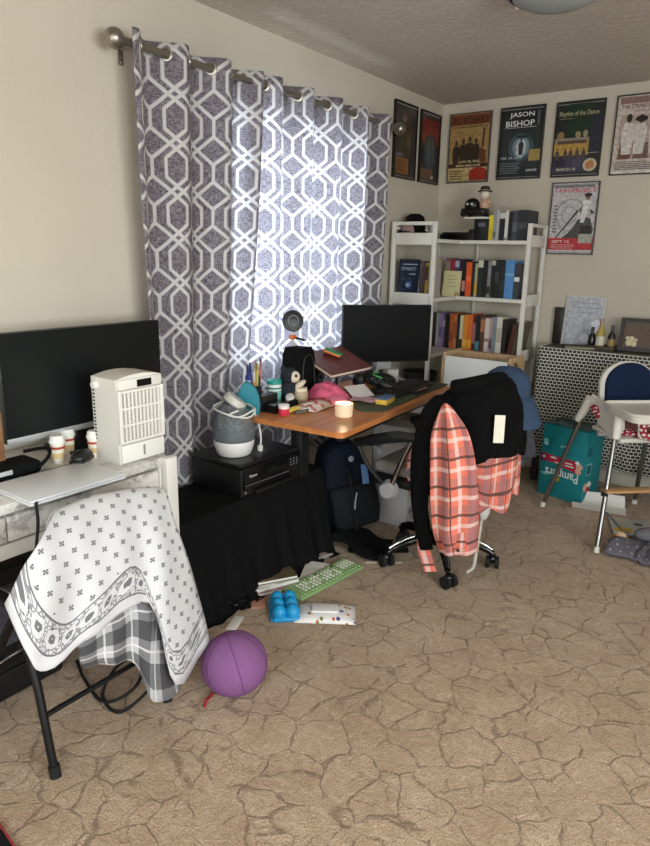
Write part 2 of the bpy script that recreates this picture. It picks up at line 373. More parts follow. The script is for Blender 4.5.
# ------------------------------------------------------------------ curtain rod and curtains
t = thing('curtain_rod', 'brushed nickel curtain rod with round ball ends across the window wall', 'curtain rod', (.1, 1.69, 2.17))
MB().cyl((0, .03, 0), (0, 2.03, 0), .0135, n=20).build('rod', NICKEL, t)
for s, y in ((-1, 0), (1, 2.05)):
    MB().sph((0, y, 0), .036, 24).cyl((0, y-s*.03, 0), (0, y-s*.055, 0), .018, .015).cyl((0, y-s*.055, 0), (0, y-s*.10, 0), .016).build('finial', NICKEL, t)
for y in (.10, 1.98):
    MB().cyl((-.09, y, 0), (-.01, y, 0), .006).b2((-.10, y-.012, -.055), (-.094, y+.012, .03), .003).cyl((-.012, y, -.02), (-.012, y, .002), .008).sph((-.094, y, -.03), .005, 10).sph((-.094, y, -.045), .005, 10).build('bracket', NICKEL, t)
CURT = m_curtain()
def curtain(name, label, y0, y1, folds, zt, zb, amp, ph, squeeze, u0):
    t = thing(name, label, 'curtain', (.1, 0, 0), group='trellis curtain panels'); N = folds*16; nz = 36; rows = []; uvs = []
    us = [u0]; prev = None
    for j in range(N+1):
        s = j/N; p = V((amp*math.sin(2*PI*folds*s+ph), y0+(y1-y0)*s, 0))
        if prev is not None: us.append(us[-1]+(p-prev).length)
        prev = p
    for i in range(nz+1):
        k = i/nz; z = zt+(zb-zt)*k; row = []
        for j in range(N+1):
            s = j/N; a = amp*(1-.25*k+.25*math.sin(3*k+s*9)*k); c = (y0+y1)/2
            y = y0+(y1-y0)*s; ctr = squeeze[1]; y = ctr+(y-ctr)*(1-squeeze[0]*k**1.6)
            x = a*math.sin(2*PI*folds*s+ph+.5*k*math.sin(5*s+1))
            row.append((x-.02*k, y, z+.006*math.sin(4*PI*folds*s)*(k > .98)))
            uvs.append((us[j], (zt-z)))
        rows.append(row)
    MB().grid(rows, uvs=uvs).build('drape', CURT, t, smooth=80, thick=.0016)
    for i in range(folds*2):                       # grommets where the cloth crosses the rod
        s = (i*PI-ph)/(2*PI*folds)
        if s < .01 or s > .99: continue
        y = y0+(y1-y0)*s; sl = 1 if math.cos(2*PI*folds*s+ph) > 0 else -1; al = math.atan2(amp*2*PI*folds*sl, (y1-y0))
        th = [(.021*math.cos(a)*1, .021*math.sin(a)) for a in [2*PI*q/20 for q in range(20)]]
        MB().tube([(b_*math.sin(al), y+b_*math.cos(al), 2.17+c_) for b_, c_ in th], .006, 6, closed=True, smooth=1).build('grommet', NICKEL, t)
    return t
curtain('curtain', 'bunched purple grey trellis curtain beside the left monitor', 1.735, 2.45, 3, 2.212, .38, .048, 1.2, (.30, 1.96), .02)
curtain('curtain', 'wide purple grey trellis curtain glowing in front of the window behind the desk clutter', 2.42, 3.65, 5, 2.212, .36, .048, 4.2, (.05, 3.0), .0)

# ------------------------------------------------------------------ ceiling light
t = thing('ceiling_light', 'flush round ceiling light with grey glass and metal rim, switched off', 'ceiling light', (1.31, 2.76, H))
MB().lathe([(.0, 0), (.185, 0), (.19, -.02), (.182, -.045), (.172, -.05), (.172, -.03)], n=40).build('rim', mat((120, 112, 100), .4, .6), t)
MB().lathe([(.17, -.035), (.155, -.062), (.11, -.082), (.05, -.092), (.0, -.094)][::-1], n=40).build('glass_dome', mat((158, 164, 166), .25), t)
for a in (280, 40, 160): MB().box((.178*math.cos(R(a)), .178*math.sin(R(a)), -.05), (.02, .02, .012), bev=.003).build('clip', mat((235, 230, 220), .25, .3), t)

# ------------------------------------------------------------------ posters
LINE = [0]
def poster(label, loc, rz, w, h, base, art, frame=(24, 22, 22), edge=(150, 148, 145), depth=.02):
    t = thing('framed_poster', label, 'poster', loc, rz, 'framed show posters on the walls'); b = .007; fm = mat(frame, .35)
    MB().b2((-w/2, -depth, -h/2), (-w/2+b, 0, h/2)).b2((w/2-b, -depth, -h/2), (w/2, 0, h/2)).b2((-w/2+b, -depth, -h/2), (w/2-b, 0, -h/2+b)).b2((-w/2+b, -depth, h/2-b), (w/2-b, 0, h/2)).build('frame', fm, t, smooth=0)
    mats = []; idx = {}
    def mi(c, n=.3):
        k = (c, n)
        if k not in idx: idx[k] = len(mats); mats.append(mat(tuple(int(v*(.92 if n else 1)) for v in c), .32, coat=.35, noise=n, nscale=55))
        return idx[k]
    W, Hh = w-2*b, h-2*b; fr = FR((-W/2, -depth+.006, -Hh/2), (1, 0, 0), (0, 0, 1))
    mb = MB(); mb.b2((-W/2, -depth+.006, -Hh/2), (W/2, -.002, Hh/2), mi=mi(base));
    mb.flat(rect(0, Hh-.012, W, .006), .0003, fr, mi(edge)); mb.flat(rect(0, .004, W, .004), .0003, fr, mi(edge))
    for k, a in enumerate(art):
        off = .0004+.00022*k
        if a[0] == 'r': mb.flat(rect(a[1]*W, a[2]*Hh, a[3]*W, a[4]*Hh), off, fr, mi(a[5]))
        elif a[0] == 'e': mb.flat(ell(a[1]*W, a[2]*Hh, a[3]*W, a[4]*Hh), off, fr, mi(a[5]))
        elif a[0] == 'p': mb.flat([(x*W, y*Hh) for x, y in a[1]], off, fr, mi(a[2]))
        elif a[0] == 't':
            mb.text(a[1], fr, a[2]*W, a[3]*Hh, a[4]*W, a[5]*Hh, off+.0002, mi(a[6], 0))
        elif a[0] == 'l':                       # small print: a block of thin lines
            n, c = a[5], a[6]
            for i in range(n):
                ww = a[3]*W*(1-.25*random.random()); mb.flat(rect(a[1]*W, (a[2]+a[4]*i/n)*Hh, ww, a[4]/n*.45*Hh), off, fr, mi(c))
    mb.keepn = 1; mb.build('print', mats, t, smooth=0)
    return t
def man(cx, y, s, c, hc):                        # small standing figure silhouette
    return [('p', [(cx-.07*s, y), (cx+.07*s, y), (cx+.1*s, y+.22*s), (cx+.07*s, y+.3*s), (cx-.07*s, y+.3*s), (cx-.1*s, y+.22*s)], c), ('e', cx, y+.345*s, .04*s, .042*s, hc)]
zc = 2.148
def bw(x0, x1, lab, *a, **k): poster(lab, ((x0+x1)/2, D, a[0]), 0, x1-x0, a[1], *a[2:], **k)
art = [('r', 0, .84, 1, .15, (120, 62, 38)), ('t', 'BIG RICHARD', .06, .855, .88, .1, (54, 24, 18)), ('r', .05, .80, .9, .02, (120, 92, 52)), ('r', 0, .2, 1, .07, (70, 38, 26)), ('r', 0, .02, 1, .19, (204, 178, 122)), ('e', .78, .11, .24, .10, (168, 46, 32)), ('r', .55, .02, .45, .14, (168, 46, 32)),
       ('l', .04, .04, .36, .15, 4, (110, 84, 52)), ('p', [(.62, .28), (.96, .28), (.92, .46), (.8, .5), (.74, .46)], (110, 62, 34)), ('p', [(.83, .5), (.87, .5), (.89, .78), (.84, .78)], (70, 42, 26))]
for cx, s in ((.18, .95), (.36, 1.02), (.52, 1.08), (.68, 1.0)): art += man(cx, .25, s, (58, 48, 38), (86, 56, 38))
art += [('t', 'JAN 28, 2023', .3, .275, .5, .04, (225, 205, 160)), ('t', 'GRAND OPERA HOUSE', .2, .225, .62, .03, (235, 215, 165))]
bw(.063, .362, 'framed tan band poster headed BIG RICHARD, nearest the corner on the back wall', zc, .445, (176, 140, 88), art, frame=(70, 66, 60))
art = [('p', [(.1, .15), (.9, .15), (.95, .7), (.05, .7)], (38, 48, 54)), ('e', .52, .44, .3, .2, (70, 88, 98)), ('e', .52, .44, .2, .15, (130, 150, 160)), ('e', .52, .43, .12, .13, (205, 218, 222)),
       ('r', .39, .57, .26, .035, (30, 32, 34))]+man(.52, .33, .62, (40, 42, 46), (60, 52, 48))+[('t', 'JASON', .2, .85, .58, .085, (228, 230, 230)), ('t', 'BISHOP', .12, .735, .68, .085, (228, 230, 230)), ('r', .1, .715, .75, .008, (200, 205, 205)),
       ('r', .86, .74, .06, .2, (90, 98, 102)), ('r', .72, .24, .26, .16, (176, 152, 86)), ('t', 'FEB. 24, 2023', .06, .27, .5, .04, (190, 200, 205)), ('l', .05, .07, .5, .17, 5, (120, 128, 130)), ('t', 'GRAND', .68, .09, .26, .035, (220, 222, 222))]
bw(.424, .717, 'framed black poster headed JASON BISHOP, second along the back wall', zc+.006, .442, (26, 31, 34), art, frame=(40, 42, 44))
art = [('r', .25, .55, .5, .43, (26, 52, 34)), ('r', .74, .3, .26, .5, (40, 40, 58)), ('t', 'Rhythm of the Dance', .05, .80, .85, .085, (176, 170, 130)), ('r', .06, .78, .3, .008, (150, 146, 120)), ('r', 0, .28, .75, .24, (194, 156, 78)), ('r', 0, .47, .75, .05, (150, 142, 130)), ('r', .06, .44, .64, .045, (92, 72, 58)),
       ('e', .12, .56, .08, .05, (150, 124, 74)), ('e', .5, .56, .06, .045, (170, 150, 112)), ('e', .66, .57, .05, .05, (176, 158, 120)), ('p', [(0, .05), (.72, .05), (.72, .27), (.5, .24), (.35, .3), (.2, .24), (0, .22)], (60, 58, 84)),
       ('e', .15, .2, .13, .07, (30, 32, 60)), ('e', .55, .2, .1, .07, (78, 72, 96))]
for cx in (.08, .26, .38, .52, .66): art += man(cx, .22, .42, (74, 62, 66), (60, 44, 40))
art += [('e', .82, .14, .15, .09, (206, 198, 172)), ('e', .82, .14, .10, .06, (200, 132, 92)), ('t', 'MARCH 10', .1, .07, .42, .04, (205, 200, 180)), ('r', .74, .3, .24, .006, (190, 190, 180))]
bw(.787, 1.08, 'framed dark green dance show poster with yellow field, third along the back wall', zc+.004, .44, (30, 36, 38), art, frame=(22, 24, 26))
art = [('r', .04, .9, .92, .08, (150, 118, 108)), ('t', 'THE STRING QUEENS', .08, .83, .84, .06, (96, 56, 48)), ('t', 'APRIL 15, 2023', .35, .785, .5, .03, (120, 80, 70)), ('r', .08, .19, .84, .57, (190, 168, 158)), ('p', [(.1, .19), (.35, .19), (.4, .42), (.15, .5)], (118, 74, 56)), ('p', [(.4, .19), (.7, .19), (.68, .4), (.45, .38)], (120, 92, 88))]
for cx, s in ((.26, 1.35), (.50, 1.3), (.8, 1.3)): art += man(cx, .25, s, (222, 216, 210), (46, 34, 30))
art += [('e', .5, .7, .12, .04, (40, 30, 28)), ('l', .06, .05, .8, .12, 5, (110, 100, 96)), ('r', 0, .0, 1, .04, (225, 224, 220))]
bw(1.143, 1.44, 'framed pale pink string trio poster, rightmost in the top row of the back wall', zc+.004, .445, (212, 200, 192), art, frame=(44, 40, 38))
art = [('r', .02, .94, .9, .03, (120, 118, 122)), ('t', 'TAIKOPROJECT', .04, .855, .92, .075, (186, 44, 48)), ('e', .45, .55, .34, .24, (168, 164, 168)), ('e', .45, .55, .31, .215, (204, 200, 204)), ('e', .42, .55, .18, .13, (172, 168, 172)), ('e', .42, .55, .15, .105, (206, 202, 206)),
       ('l', .06, .3, .1, .42, 9, (120, 118, 124)), ('r', 0, .05, 1, .17, (196, 44, 52)), ('p', [(.14, .22), (.17, .22), (.62, .6), (.6, .63)], (34, 34, 38)), ('p', [(.3, .22), (.95, .22), (.98, .34), (.9, .5), (.78, .52), (.62, .48), (.5, .34)], (70, 70, 74)), ('p', [(.68, .24), (.95, .24), (.93, .4), (.7, .4)], (24, 24, 26)),
       ('p', [(.68, .44), (.76, .44), (.86, .74), (.70, .76)], (236, 236, 234)), ('p', [(.62, .62), (.72, .7), (.68, .58)], (120, 96, 84)), ('p', [(.86, .64), (.98, .58), (.9, .56)], (60, 56, 58)), ('e', .80, .80, .055, .045, (150, 118, 100)), ('e', .80, .83, .085, .03, (40, 30, 28)), ('r', .68, .15, .3, .13, (176, 178, 166)), ('t', 'SEPT 16', .08, .15, .4, .04, (235, 205, 205)), ('l', .06, .07, .55, .07, 3, (226, 160, 160))]
bw(.808, 1.099, 'framed grey and red drummer poster headed TAIKOPROJECT, alone in the lower row', 1.681, .44, (206, 202, 206), art, frame=(70, 66, 64))
art = [('r', .05, .28, .9, .68, (52, 46, 48)), ('p', [(.2, .3), (.8, .3), (.7, .8), (.45, .88), (.3, .7)], (74, 62, 46)), ('p', [(.35, .35), (.6, .35), (.62, .6), (.4, .66)], (58, 62, 40)), ('e', .42, .8, .1, .05, (130, 86, 84)), ('e', .64, .5, .1, .08, (96, 74, 60)), ('r', .05, .05, .62, .22, (150, 100, 52)), ('l', .08, .07, .5, .18, 6, (96, 62, 34)), ('r', .72, .05, .24, .22, (46, 44, 44)), ('r', .05, .28, .35, .05, (110, 104, 118))]
poster('black framed dark brown show poster on the left wall, farther from the room corner', (0, 3.97, 2.135), R(90), .282, .448, (42, 38, 40), art)
art = [('r', .04, .55, .92, .36, (126, 46, 36)), ('e', .5, .42, .36, .28, (44, 56, 62)), ('e', .5, .42, .3, .24, (62, 78, 86)), ('r', .05, .05, .6, .14, (128, 88, 62)), ('l', .08, .06, .5, .12, 4, (80, 50, 40)), ('r', .72, .06, .2, .2, (40, 48, 54))]+man(.42, .3, .8, (96, 104, 108), (140, 120, 108))+man(.6, .3, .8, (80, 88, 94), (140, 120, 108))+[('e', .66, .08, .06, .03, (200, 190, 180))]
poster('black framed red and slate show poster on the left wall, right at the room corner', (0, 4.308, 2.135), R(90), .276, .448, (52, 40, 38), art)

# ------------------------------------------------------------------ left desk, marble top
MAR = m_marble()
t = thing('writing_desk', 'white framed desk with marble pattern top and drawer front against the left wall', 'desk', (0, 0, 0))
MB().b2((.03, .30, .712), (.515, 1.503, .742), .003).build('desktop', MAR, t)
for y0, y1 in ((.34, .905), (.91, 1.46)):
    d = MB().b2((.08, y0, .625), (.507, y1, .70), .003).build('drawer', MAR, t)
MB().b2((.465, .345, .566), (.49, 1.455, .612), .003).b2((.05, .345, .566), (.075, 1.455, .612), .003).build('apron_rail', WPL, t)
for x, y in ((.49, 1.485), (.06, 1.485), (.49, .32), (.06, .32)): MB().b2((x-.022, y-.022, 0), (x+.022, y+.022, .712 if x < .3 else .711), .003).build('leg', WPL, t)
MB().b2((.512, 1.466, .0), (.545, 1.515, .745), .004).build('front_post', WPL, t)
for y in (.332, 1.472): MB().b2((.08, y-.01, .62), (.468, y+.01, .70), .003).build('side_panel', WPL, t)

# left monitor
t = thing('monitor', 'large black monitor with silver lower bezel on the marble desk', 'monitor', (.2, 1.415, .742), 0)
MB().b2((-.018, -.325, .075), (.012, .325, .437), .004).build('back_case', mat((30, 31, 33), .45), t)
MB().b2((.0125, -.322, .095), (.0155, .322, .435)).build('screen', mat((17, 21, 22), .4, spec=.3), t, smooth=0)
MB().b2((.0125, -.325, .074), (.0185, .325, .094), .002).build('lower_bezel', mat((176, 176, 176), .35, .3), t)
MB().box((-.03, 0, .13), (.03, .07, .26), bev=.006).b2((-.12, -.12, 0), (.08, .12, .012), .004).build('stand', mat((26, 26, 28), .4), t)

# evaporative air cooler
t = thing('air_cooler', 'white box evaporative air cooler with louvred front on the marble desk', 'air cooler', (.385, 1.425, .742))
w, d, h = .094, .115, .30
arc = [(-w+2*w*i/14, h-.012+.012*math.sin(PI*i/14)) for i in range(15)]
MB().prism([(-w, 0), (w, 0), (w, h-.012)]+arc[::-1][1:-1]+[(-w, h-.012)], .13, Matrix.Translation((-.045, 0, 0)) @ Matrix(((0, 0, 1, 0), (1, 0, 0, 0), (0, 1, 0, 0), (0, 0, 0, 1)))).build('housing', WPL, t, smooth=50)
MB().b2((.0855, -w+.004, .004), (.097, w-.004, .066), .004).build('water_tank', mat((238, 235, 228), .35), t)
MB().b2((.097, -.004, .018), (.0985, .004, .054)).build('water_gauge', mat((150, 148, 142), .3), t)
MB().b2((.0855, -w+.006, .072), (.0885, w-.006, .25)).build('grille_recess', mat((120, 112, 102), .7), t, smooth=0)
g = MB()
for i in range(12): y = -w+.012+i*.0155; g.b2((.0885, y-.0032, .075), (.0955, y+.0032, .246), .001)
for i in range(21): z = .078+i*.0082; g.b2((.0885, -w+.008, z-.0015), (.0935, w-.008, z+.0015))
for z in (.0745, .132, .190, .248): g.b2((.0885, -w+.006, z-.0035), (.097, w-.006, z+.0035))
for y in (-w+.0065, w-.0065): g.b2((.0855, y-.0065, .07), (.098, y+.0065, .252), .001)
g.build('louvre_grille', WPL, t)
MB().b2((.0855, -w+.003, .253), (.094, w-.003, .287), .003).build('front_panel', WPL, t)
MB().b2((.094, -.015, .257), (.0955, .045, .281)).build('display', mat((14, 15, 16), .2), t, smooth=0)
MB().cyl((-.02, -w, .262), (-.02, -w-.014, .262), .013, .011).build('knob', mat((236, 234, 228), .3), t)
v_ = MB()
for i in range(15): v_.b2((-.041, -w-.001, .07+i*.012), (-.03, -w+.002, .076+i*.012))
v_.build('side_vent', mat((60, 56, 52), .6), t, smooth=0)

# cups, laptop, mouse, bag, little wooden board on the left desk
for i, (x, y, s, lab) in enumerate(((.285, 1.222, 1, 'little white lidded paper cup nearest the laptop'), (.225, 1.302, .95, 'little white lidded paper cup farthest back by the monitor'), (.325, 1.338, 1, 'little white lidded paper cup next to the air cooler'))):
    t = thing('paper_cup', lab, 'cup', (x, y, .742), random.random(), 'three small lidded cups on the marble desk')
    MB().lathe([(.0175*s, 0), (.0235*s, .072*s)]).build('cup_body', mat((238, 230, 216), .5), t)
    MB().lathe([(.0196*s, .018), (.0215*s, .036)]).build('sleeve', mat((226, 196, 140), .5), t)
    MB().lathe([(.0232*s, .05), (.0238*s, .058)]).build('red_band', mat((178, 64, 48), .5), t)
    MB().lathe([(.026*s, .070*s), (.0265*s, .076*s), (.0235*s, .079*s), (.0225*s, .09*s), (.0175*s, .095*s), (0, .0935*s)]).build('lid', mat((240, 238, 232), .35), t)
t = thing('laptop', 'closed silver laptop on the front edge of the marble desk', 'laptop', (.487, 1.095, .742), R(-1))
SIL = mat((224, 225, 228), .4, .1)
MB().b2((-.105, -.16, .003), (.112, .16, .012), .004).build('base', SIL, t); MB().b2((-.105, -.16, .013), (.112, .16, .020), .004).build('lid', SIL, t)
MB().b2((-.108, -.06, .011), (-.1, .11, .0205), .002).build('hinge', mat((30, 30, 32), .4), t)
tag(MB().tube([(.59, .955, .752), (.605, .945, .75), (.614, .94, .70), (.616, .925, .62), (.61, .915, .5), (.56, .905, .36), (.45, .93, .25)], .0045, 8, smooth=6).build('power_cable', RUB), 'black power cable plugged into the laptop and hanging over the desk edge', 'cable')
tag(MB().sph((0, 0, 0), (.032, .05, .021), 20).box((0, 0, -.012), (.05, .085, .012), bev=.004).build('computer_mouse', mat((20, 20, 22), .4), loc=(.375, 1.252, .775), rot=(0, 0, .5)), 'black computer mouse between the laptop and the paper cups', 'mouse')
t = thing('camera_bag', 'black soft bag with strap slumped under the left monitor', 'bag', (.285, 1.03, .742))
MB().box((0, 0, .022), (.11, .21, .044), bev=.018, seg=3).sph((.01, -.06, .035), (.05, .06, .028), 14).build('body', BLKF, t, smooth=80)
MB().tube([(.06, .08, .02), (.05, .13, .05), (-.0, .15, .06), (-.05, .10, .05)], .006, 6).build('strap', BLKF, t); MB().b2((.052, -.05, .02), (.0565, .0, .034), .001).build('label_patch', mat((190, 190, 190), .4), t)
tag(MB().b2((-.012, -.02, 0), (.012, .02, .20), .002).build('wooden_block', m_wood('brown_block', (120, 84, 54), (150, 108, 72), 1), loc=(.25, 1.035, .742)), 'narrow brown wooden block standing at the left end of the large monitor', 'block')
# ------------------------------------------------------------------ folding chair with cloths
t = thing('folding_chair', 'black metal folding chair under the printed white cloth at the marble desk', 'chair', (.72, 1.05, 0))
def L(p): return (p[0]-.72, p[1]-1.05, p[2])
for s in (-1, 1):
    yy = .205*s
    lg = MB().tube([(.025, yy+.0, .012), (-.03, yy*.97, .25), (-.10, yy*.94, .46)], .0125, 10, smooth=1).build('leg', BLKM, t)
    MB().cyl((.028, yy, 0), (.022, yy, .035), .016).build('foot_cap', RUB, lg)
    lg = MB().tube([(-.36, yy*1.0, .012), (-.24, yy, .27), (-.13, yy*.9+.03, .50), (-.04, .14*s+.065, .69), (-.03, .12*s+.065, .715)], .0125, 10, smooth=1).build('leg', BLKM, t)
    MB().cyl((-.365, yy, 0), (-.355, yy, .035), .016).build('foot_cap', RUB, lg)
MB().cyl((-.012, -.2, .175), (-.012, .2, .175), .008).build('crossbar', BLKM, t); MB().cyl((-.29, -.2, .17), (-.29, .2, .17), .008).build('crossbar', BLKM, t)
MB().box((-.19, 0, .455), (.36, .385, .024), bev=.01).build('seat', mat((26, 26, 28), .6), t)
MB().box((-.045, .065, .65), (.016, .26, .12), rot=(0, .3, 0), bev=.007).build('backrest', mat((26, 26, 28), .6), t)
DR = m_drape()
cloth = [[(.63, .94, .60), (.63, .99, .60), (.63, 1.05, .60), (.63, 1.12, .60), (.63, 1.19, .60), (.63, 1.25, .60), (.63, 1.295, .60)],
 [(.67, .935, .72), (.67, .99, .725), (.67, 1.053, .725), (.67, 1.12, .72), (.67, 1.191, .71), (.67, 1.254, .70), (.67, 1.30, .68)],
 [(.72, .93, .765), (.72, .985, .772), (.72, 1.053, .772), (.72, 1.12, .764), (.72, 1.191, .752), (.72, 1.254, .74), (.72, 1.305, .72)],
 [(.79, .84, .736), (.79, .91, .725), (.79, .984, .714), (.79, 1.063, .698), (.79, 1.142, .681), (.79, 1.222, .664), (.78, 1.285, .641)],
 [(.80, .781, .68), (.83, .842, .666), (.82, .941, .637), (.83, 1.018, .625), (.82, 1.119, .595), (.83, 1.202, .579), (.80, 1.303, .546)],
 [(.80, .74, .628), (.86, .776, .573), (.84, .861, .515), (.85, .974, .536), (.84, 1.105, .522), (.86, 1.18, .442), (.81, 1.354, .347)],
 [(.79, .735, .607), (.86, .742, .487), (.87, .778, .429), (.86, .929, .454), (.84, 1.13, .445), (.87, 1.188, .152), (.82, 1.379, .192)]]
def refine(rows, n):
    def cr(a, b, c, d, t): return .5*((2*b)+(c-a)*t+(2*a-5*b+4*c-d)*t*t+(3*b-a-3*c+d)*t**3)
    def line(P):
        P = [V(p) for p in P]; Q = []
        for i in range(len(P)-1):
            a, b, c, d = P[max(i-1, 0)], P[i], P[i+1], P[min(i+2, len(P)-1)]
            Q += [cr(a, b, c, d, k/n) for k in range(n)]
        return Q+[P[-1]]
    A = [line(r) for r in rows]; return [list(r) for r in zip(*[line(c) for c in zip(*A)])]
def gridmesh(rows, n, uvmode=None, wr=0, ws=40):
    G = refine(rows, n); nr, nc = len(G), len(G[0])
    if wr:
        for i in range(nr):
            for j in range(nc):
                p = G[i][j]; G[i][j] = p+V((1, -.4, 0))*wr*math.sin(p.y*ws+p.x*ws*.7+math.sin(p.z*9)*1.5)*min(1, i/nr*1.6)
    if uvmode == 'hem':                         # v = .5 at the hem, decreasing upwards by true length
        uv = [[None]*nc for _ in range(nr)]; U = []; mid = nc//2
        for i in range(nr):
            u = [0]*nc
            for j in range(mid+1, nc): u[j] = u[j-1]+(G[i][j]-G[i][j-1]).length
            for j in range(mid-1, -1, -1): u[j] = u[j+1]-(G[i][j]-G[i][j+1]).length
            U.append(u)
        for j in range(nc):
            v = .5; uv[nr-1][j] = (U[nr-1][j]+1, v)
            for i in range(nr-2, -1, -1): v -= (G[i][j]-G[i+1][j]).length; uv[i][j] = (U[i][j]+1, v)
        return MB().grid(G, uvs=[q for r in uv for q in r])
    return MB().grid(G)
tag(gridmesh(cloth, 5, 'hem', .005, 55).build('printed_cloth', DR, smooth=80, thick=.003), 'white printed cotton cloth with a dark rose border draped over the folding chair', 'cloth')
plaid = [[(.46, .89, .472), (.46, .97, .472), (.46, 1.05, .472), (.46, 1.13, .472), (.46, 1.24, .472)], [(.64, .89, .474), (.64, .97, .474), (.64, 1.05, .474), (.64, 1.13, .474), (.64, 1.24, .474)],
 [(.745, .915, .462), (.745, 1.0, .462), (.75, 1.09, .46), (.76, 1.17, .455), (.75, 1.25, .44)], [(.79, .919, .409), (.79, 1.017, .418), (.79, 1.104, .422), (.80, 1.179, .40), (.78, 1.256, .387)],
 [(.80, .916, .351), (.81, 1.004, .327), (.80, 1.095, .294), (.835, 1.134, .252), (.81, 1.228, .201)], [(.79, .933, .322), (.80, 1.016, .29), (.79, 1.105, .237), (.845, 1.122, .118), (.81, 1.255, .069)]]
tag(gridmesh(plaid, 5, None, .006, 60).build('plaid_blanket', m_plaid_grey(), smooth=80, thick=.003), 'grey and white plaid blanket hanging out under the printed cloth', 'blanket')
t = thing('equipment_case', 'black case with grey fabric pocket on the floor under the marble desk', 'case', (.2, .93, 0))
MB().b2((-.13, -.25, 0), (.13, .22, .42), .015).build('body', mat((18, 18, 20), .5), t); MB().b2((.1305, -.1, .20), (.145, .15, .36), .01).build('fabric_pocket', m_fabric('charcoal_knit', (62, 60, 66), (104, 100, 108)), t)
MB().tube([(.14, -.05, .14), (.16, 0, .17), (.165, .08, .18), (.14, .14, .15)], .005, 6).build('handle', CHROME, t)
tag(MB().tube([(.33, 1.2, .008), (.45, 1.15, .008), (.60, 1.12, .008), (.66, 1.2, .05), (.60, 1.28, .09), (.52, 1.24, .05), (.56, 1.14, .008), (.68, 1.12, .008), (.70, 1.25, .06), (.62, 1.36, .10), (.50, 1.36, .04), (.40, 1.40, .008)], .0055, 7, smooth=6).build('cable_loop', RUB), 'loops of black cable on the carpet under the folding chair', 'cable')

# ------------------------------------------------------------------ purple ball
PU = m_fabric('purple_velour', (122, 80, 124), (142, 98, 144), 500)
t = thing('ball', 'purple velour ball with panel seams on the carpet beside the folding chair', 'ball', (.885, 1.43, .104))
MB().sph((0, 0, 0), (.112, .112, .104), 40).build('cover', PU, t, smooth=180)
for k in range(3):
    ax = Euler((R(20+60*k), R(75), R(15))).to_matrix(); MB().tube([ax @ V((.1124*math.cos(a), .1124*math.sin(a), 0)) for a in [2*PI*i/48 for i in range(48)]], .0012, 5, closed=True, smooth=1).build('seam', mat((96, 48, 96), .9), t).scale = (1, 1, .93)
tag(MB().tube([(.872, 1.30, .006), (.86, 1.32, .012), (.85, 1.345, .006), (.842, 1.37, .005)], .005, 6).build('red_ribbon', mat((170, 42, 48), .7)), 'scrap of red ribbon on the carpet at the left of the purple ball', 'ribbon')

# ------------------------------------------------------------------ low table with black cloth, printer, humidifier
t = thing('low_table', 'low table entirely hidden by the black cloth under the printer', 'table', (.25, 2.0, 0))
MB().b2((-.085, -.46, .40), (.195, .24, .43), .004).build('tabletop', BLK, t)
for x in (-.06, .17):
    for y in (-.43, .21): MB().b2((x-.018, y-.018, 0), (x+.018, y+.018, .40)).build('leg', BLK, t)
rows = []; n = 44
for k, (z, base) in enumerate(((.437, -.40), (.437, -.02), (.437, .0), (.40, .016), (.30, .022), (.18, .03), (.07, .042), (.008, .058), (.006, .085))):
    row = []
    for j in range(n+1):
        s = j/n; y = 1.525+.97*s; dp = max(0, .437-z)
        w_ = math.sin(s*38+1.2*math.sin(s*9)+z*4)*.5+math.sin(s*71+2+z*9)*.25
        x = .458+base+dp*(.042*w_+.03+.03*s)
        if k < 2: x = .162 if k == 0 else .44
        row.append((x, y+(dp*.05 if s > .97 else 0), z+(.004*math.sin(s*50) if k > 6 else 0)))
    rows.append(row)
m1 = gridmesh(rows, 2)
side = [[(x, 2.496, .437), (x, 2.505, .40), (x+.005*math.sin(x*40), 2.515, .2), (x, 2.54, .01)] for x in (.162, .2, .27, .35, .46)]
m1.grid([list(r) for r in zip(*side)]); m1.grid([[(p[0], 1.524-i*.004, p[2]) for i, p in enumerate(r)] for r in [[(x, 0, .437), (x, 0, .3), (x, 0, .01)] for x in (.162, .25, .35, .46)]])
tag(m1.build('table_drape', m_fabric('black_drape', (12, 12, 13), (21, 21, 22), 200, .8, .15), smooth=80, thick=.002), 'black cloth draped over the low table and falling to the carpet', 'cloth')
t = thing('printer', 'black inkjet printer with control panel on the cloth covered table', 'printer', (.30, 2.125, .439), R(-2))
PB = mat((18, 18, 20), .42)
MB().b2((-.14, -.19, 0), (.168, .19, .125), .008).build('body', PB, t); MB().b2((-.14, -.19, .126), (.16, .19, .143), .006).build('scanner_lid', mat((26, 26, 28), .3), t)
MB().b2((.1685, -.18, .035), (.178, .18, .12), .004).build('front_door', BLKG, t); MB().b2((.1785, -.175, .052), (.1795, .10, .054)).build('seam_line', GREYP, t)
MB().b2((.1785, .09, .07), (.181, .175, .115), .001).build('control_panel', mat((24, 24, 26), .25), t); lt = MB()
lt.text('Canon', FR((.1786, -.15, .085), (0, 1, 0), (0, 0, 1)), 0, 0, .045, .012, .0004); lt.keepn = 1; lt.build('brand_lettering', mat((215, 215, 215), .4), t, smooth=0)
for i in range(3):
    for j in range(3): MB().cyl((.181, .112+i*.02, .08+j*.013), (.1825, .112+i*.02, .08+j*.013), .0035, n=10).build('button', mat((120, 120, 124), .4), t)
MB().b2((.165, -.12, .008), (.19, .12, .026), .003).build('paper_tray', PB, t); MB().cyl((.168, -.165, .02), (.171, -.165, .02), .004).build('badge', mat((150, 150, 150), .4), t)
t = thing('humidifier', 'white humidifier with smoky clear tank and tilted lid on the printer', 'humidifier', (.315, 2.045, .583))
MB().lathe([(.066, 0), (.074, .005), (.086, .04), (.090, .064), (.088, .068), (.06, .066)], n=40).build('base', mat((234, 232, 228), .3), t)
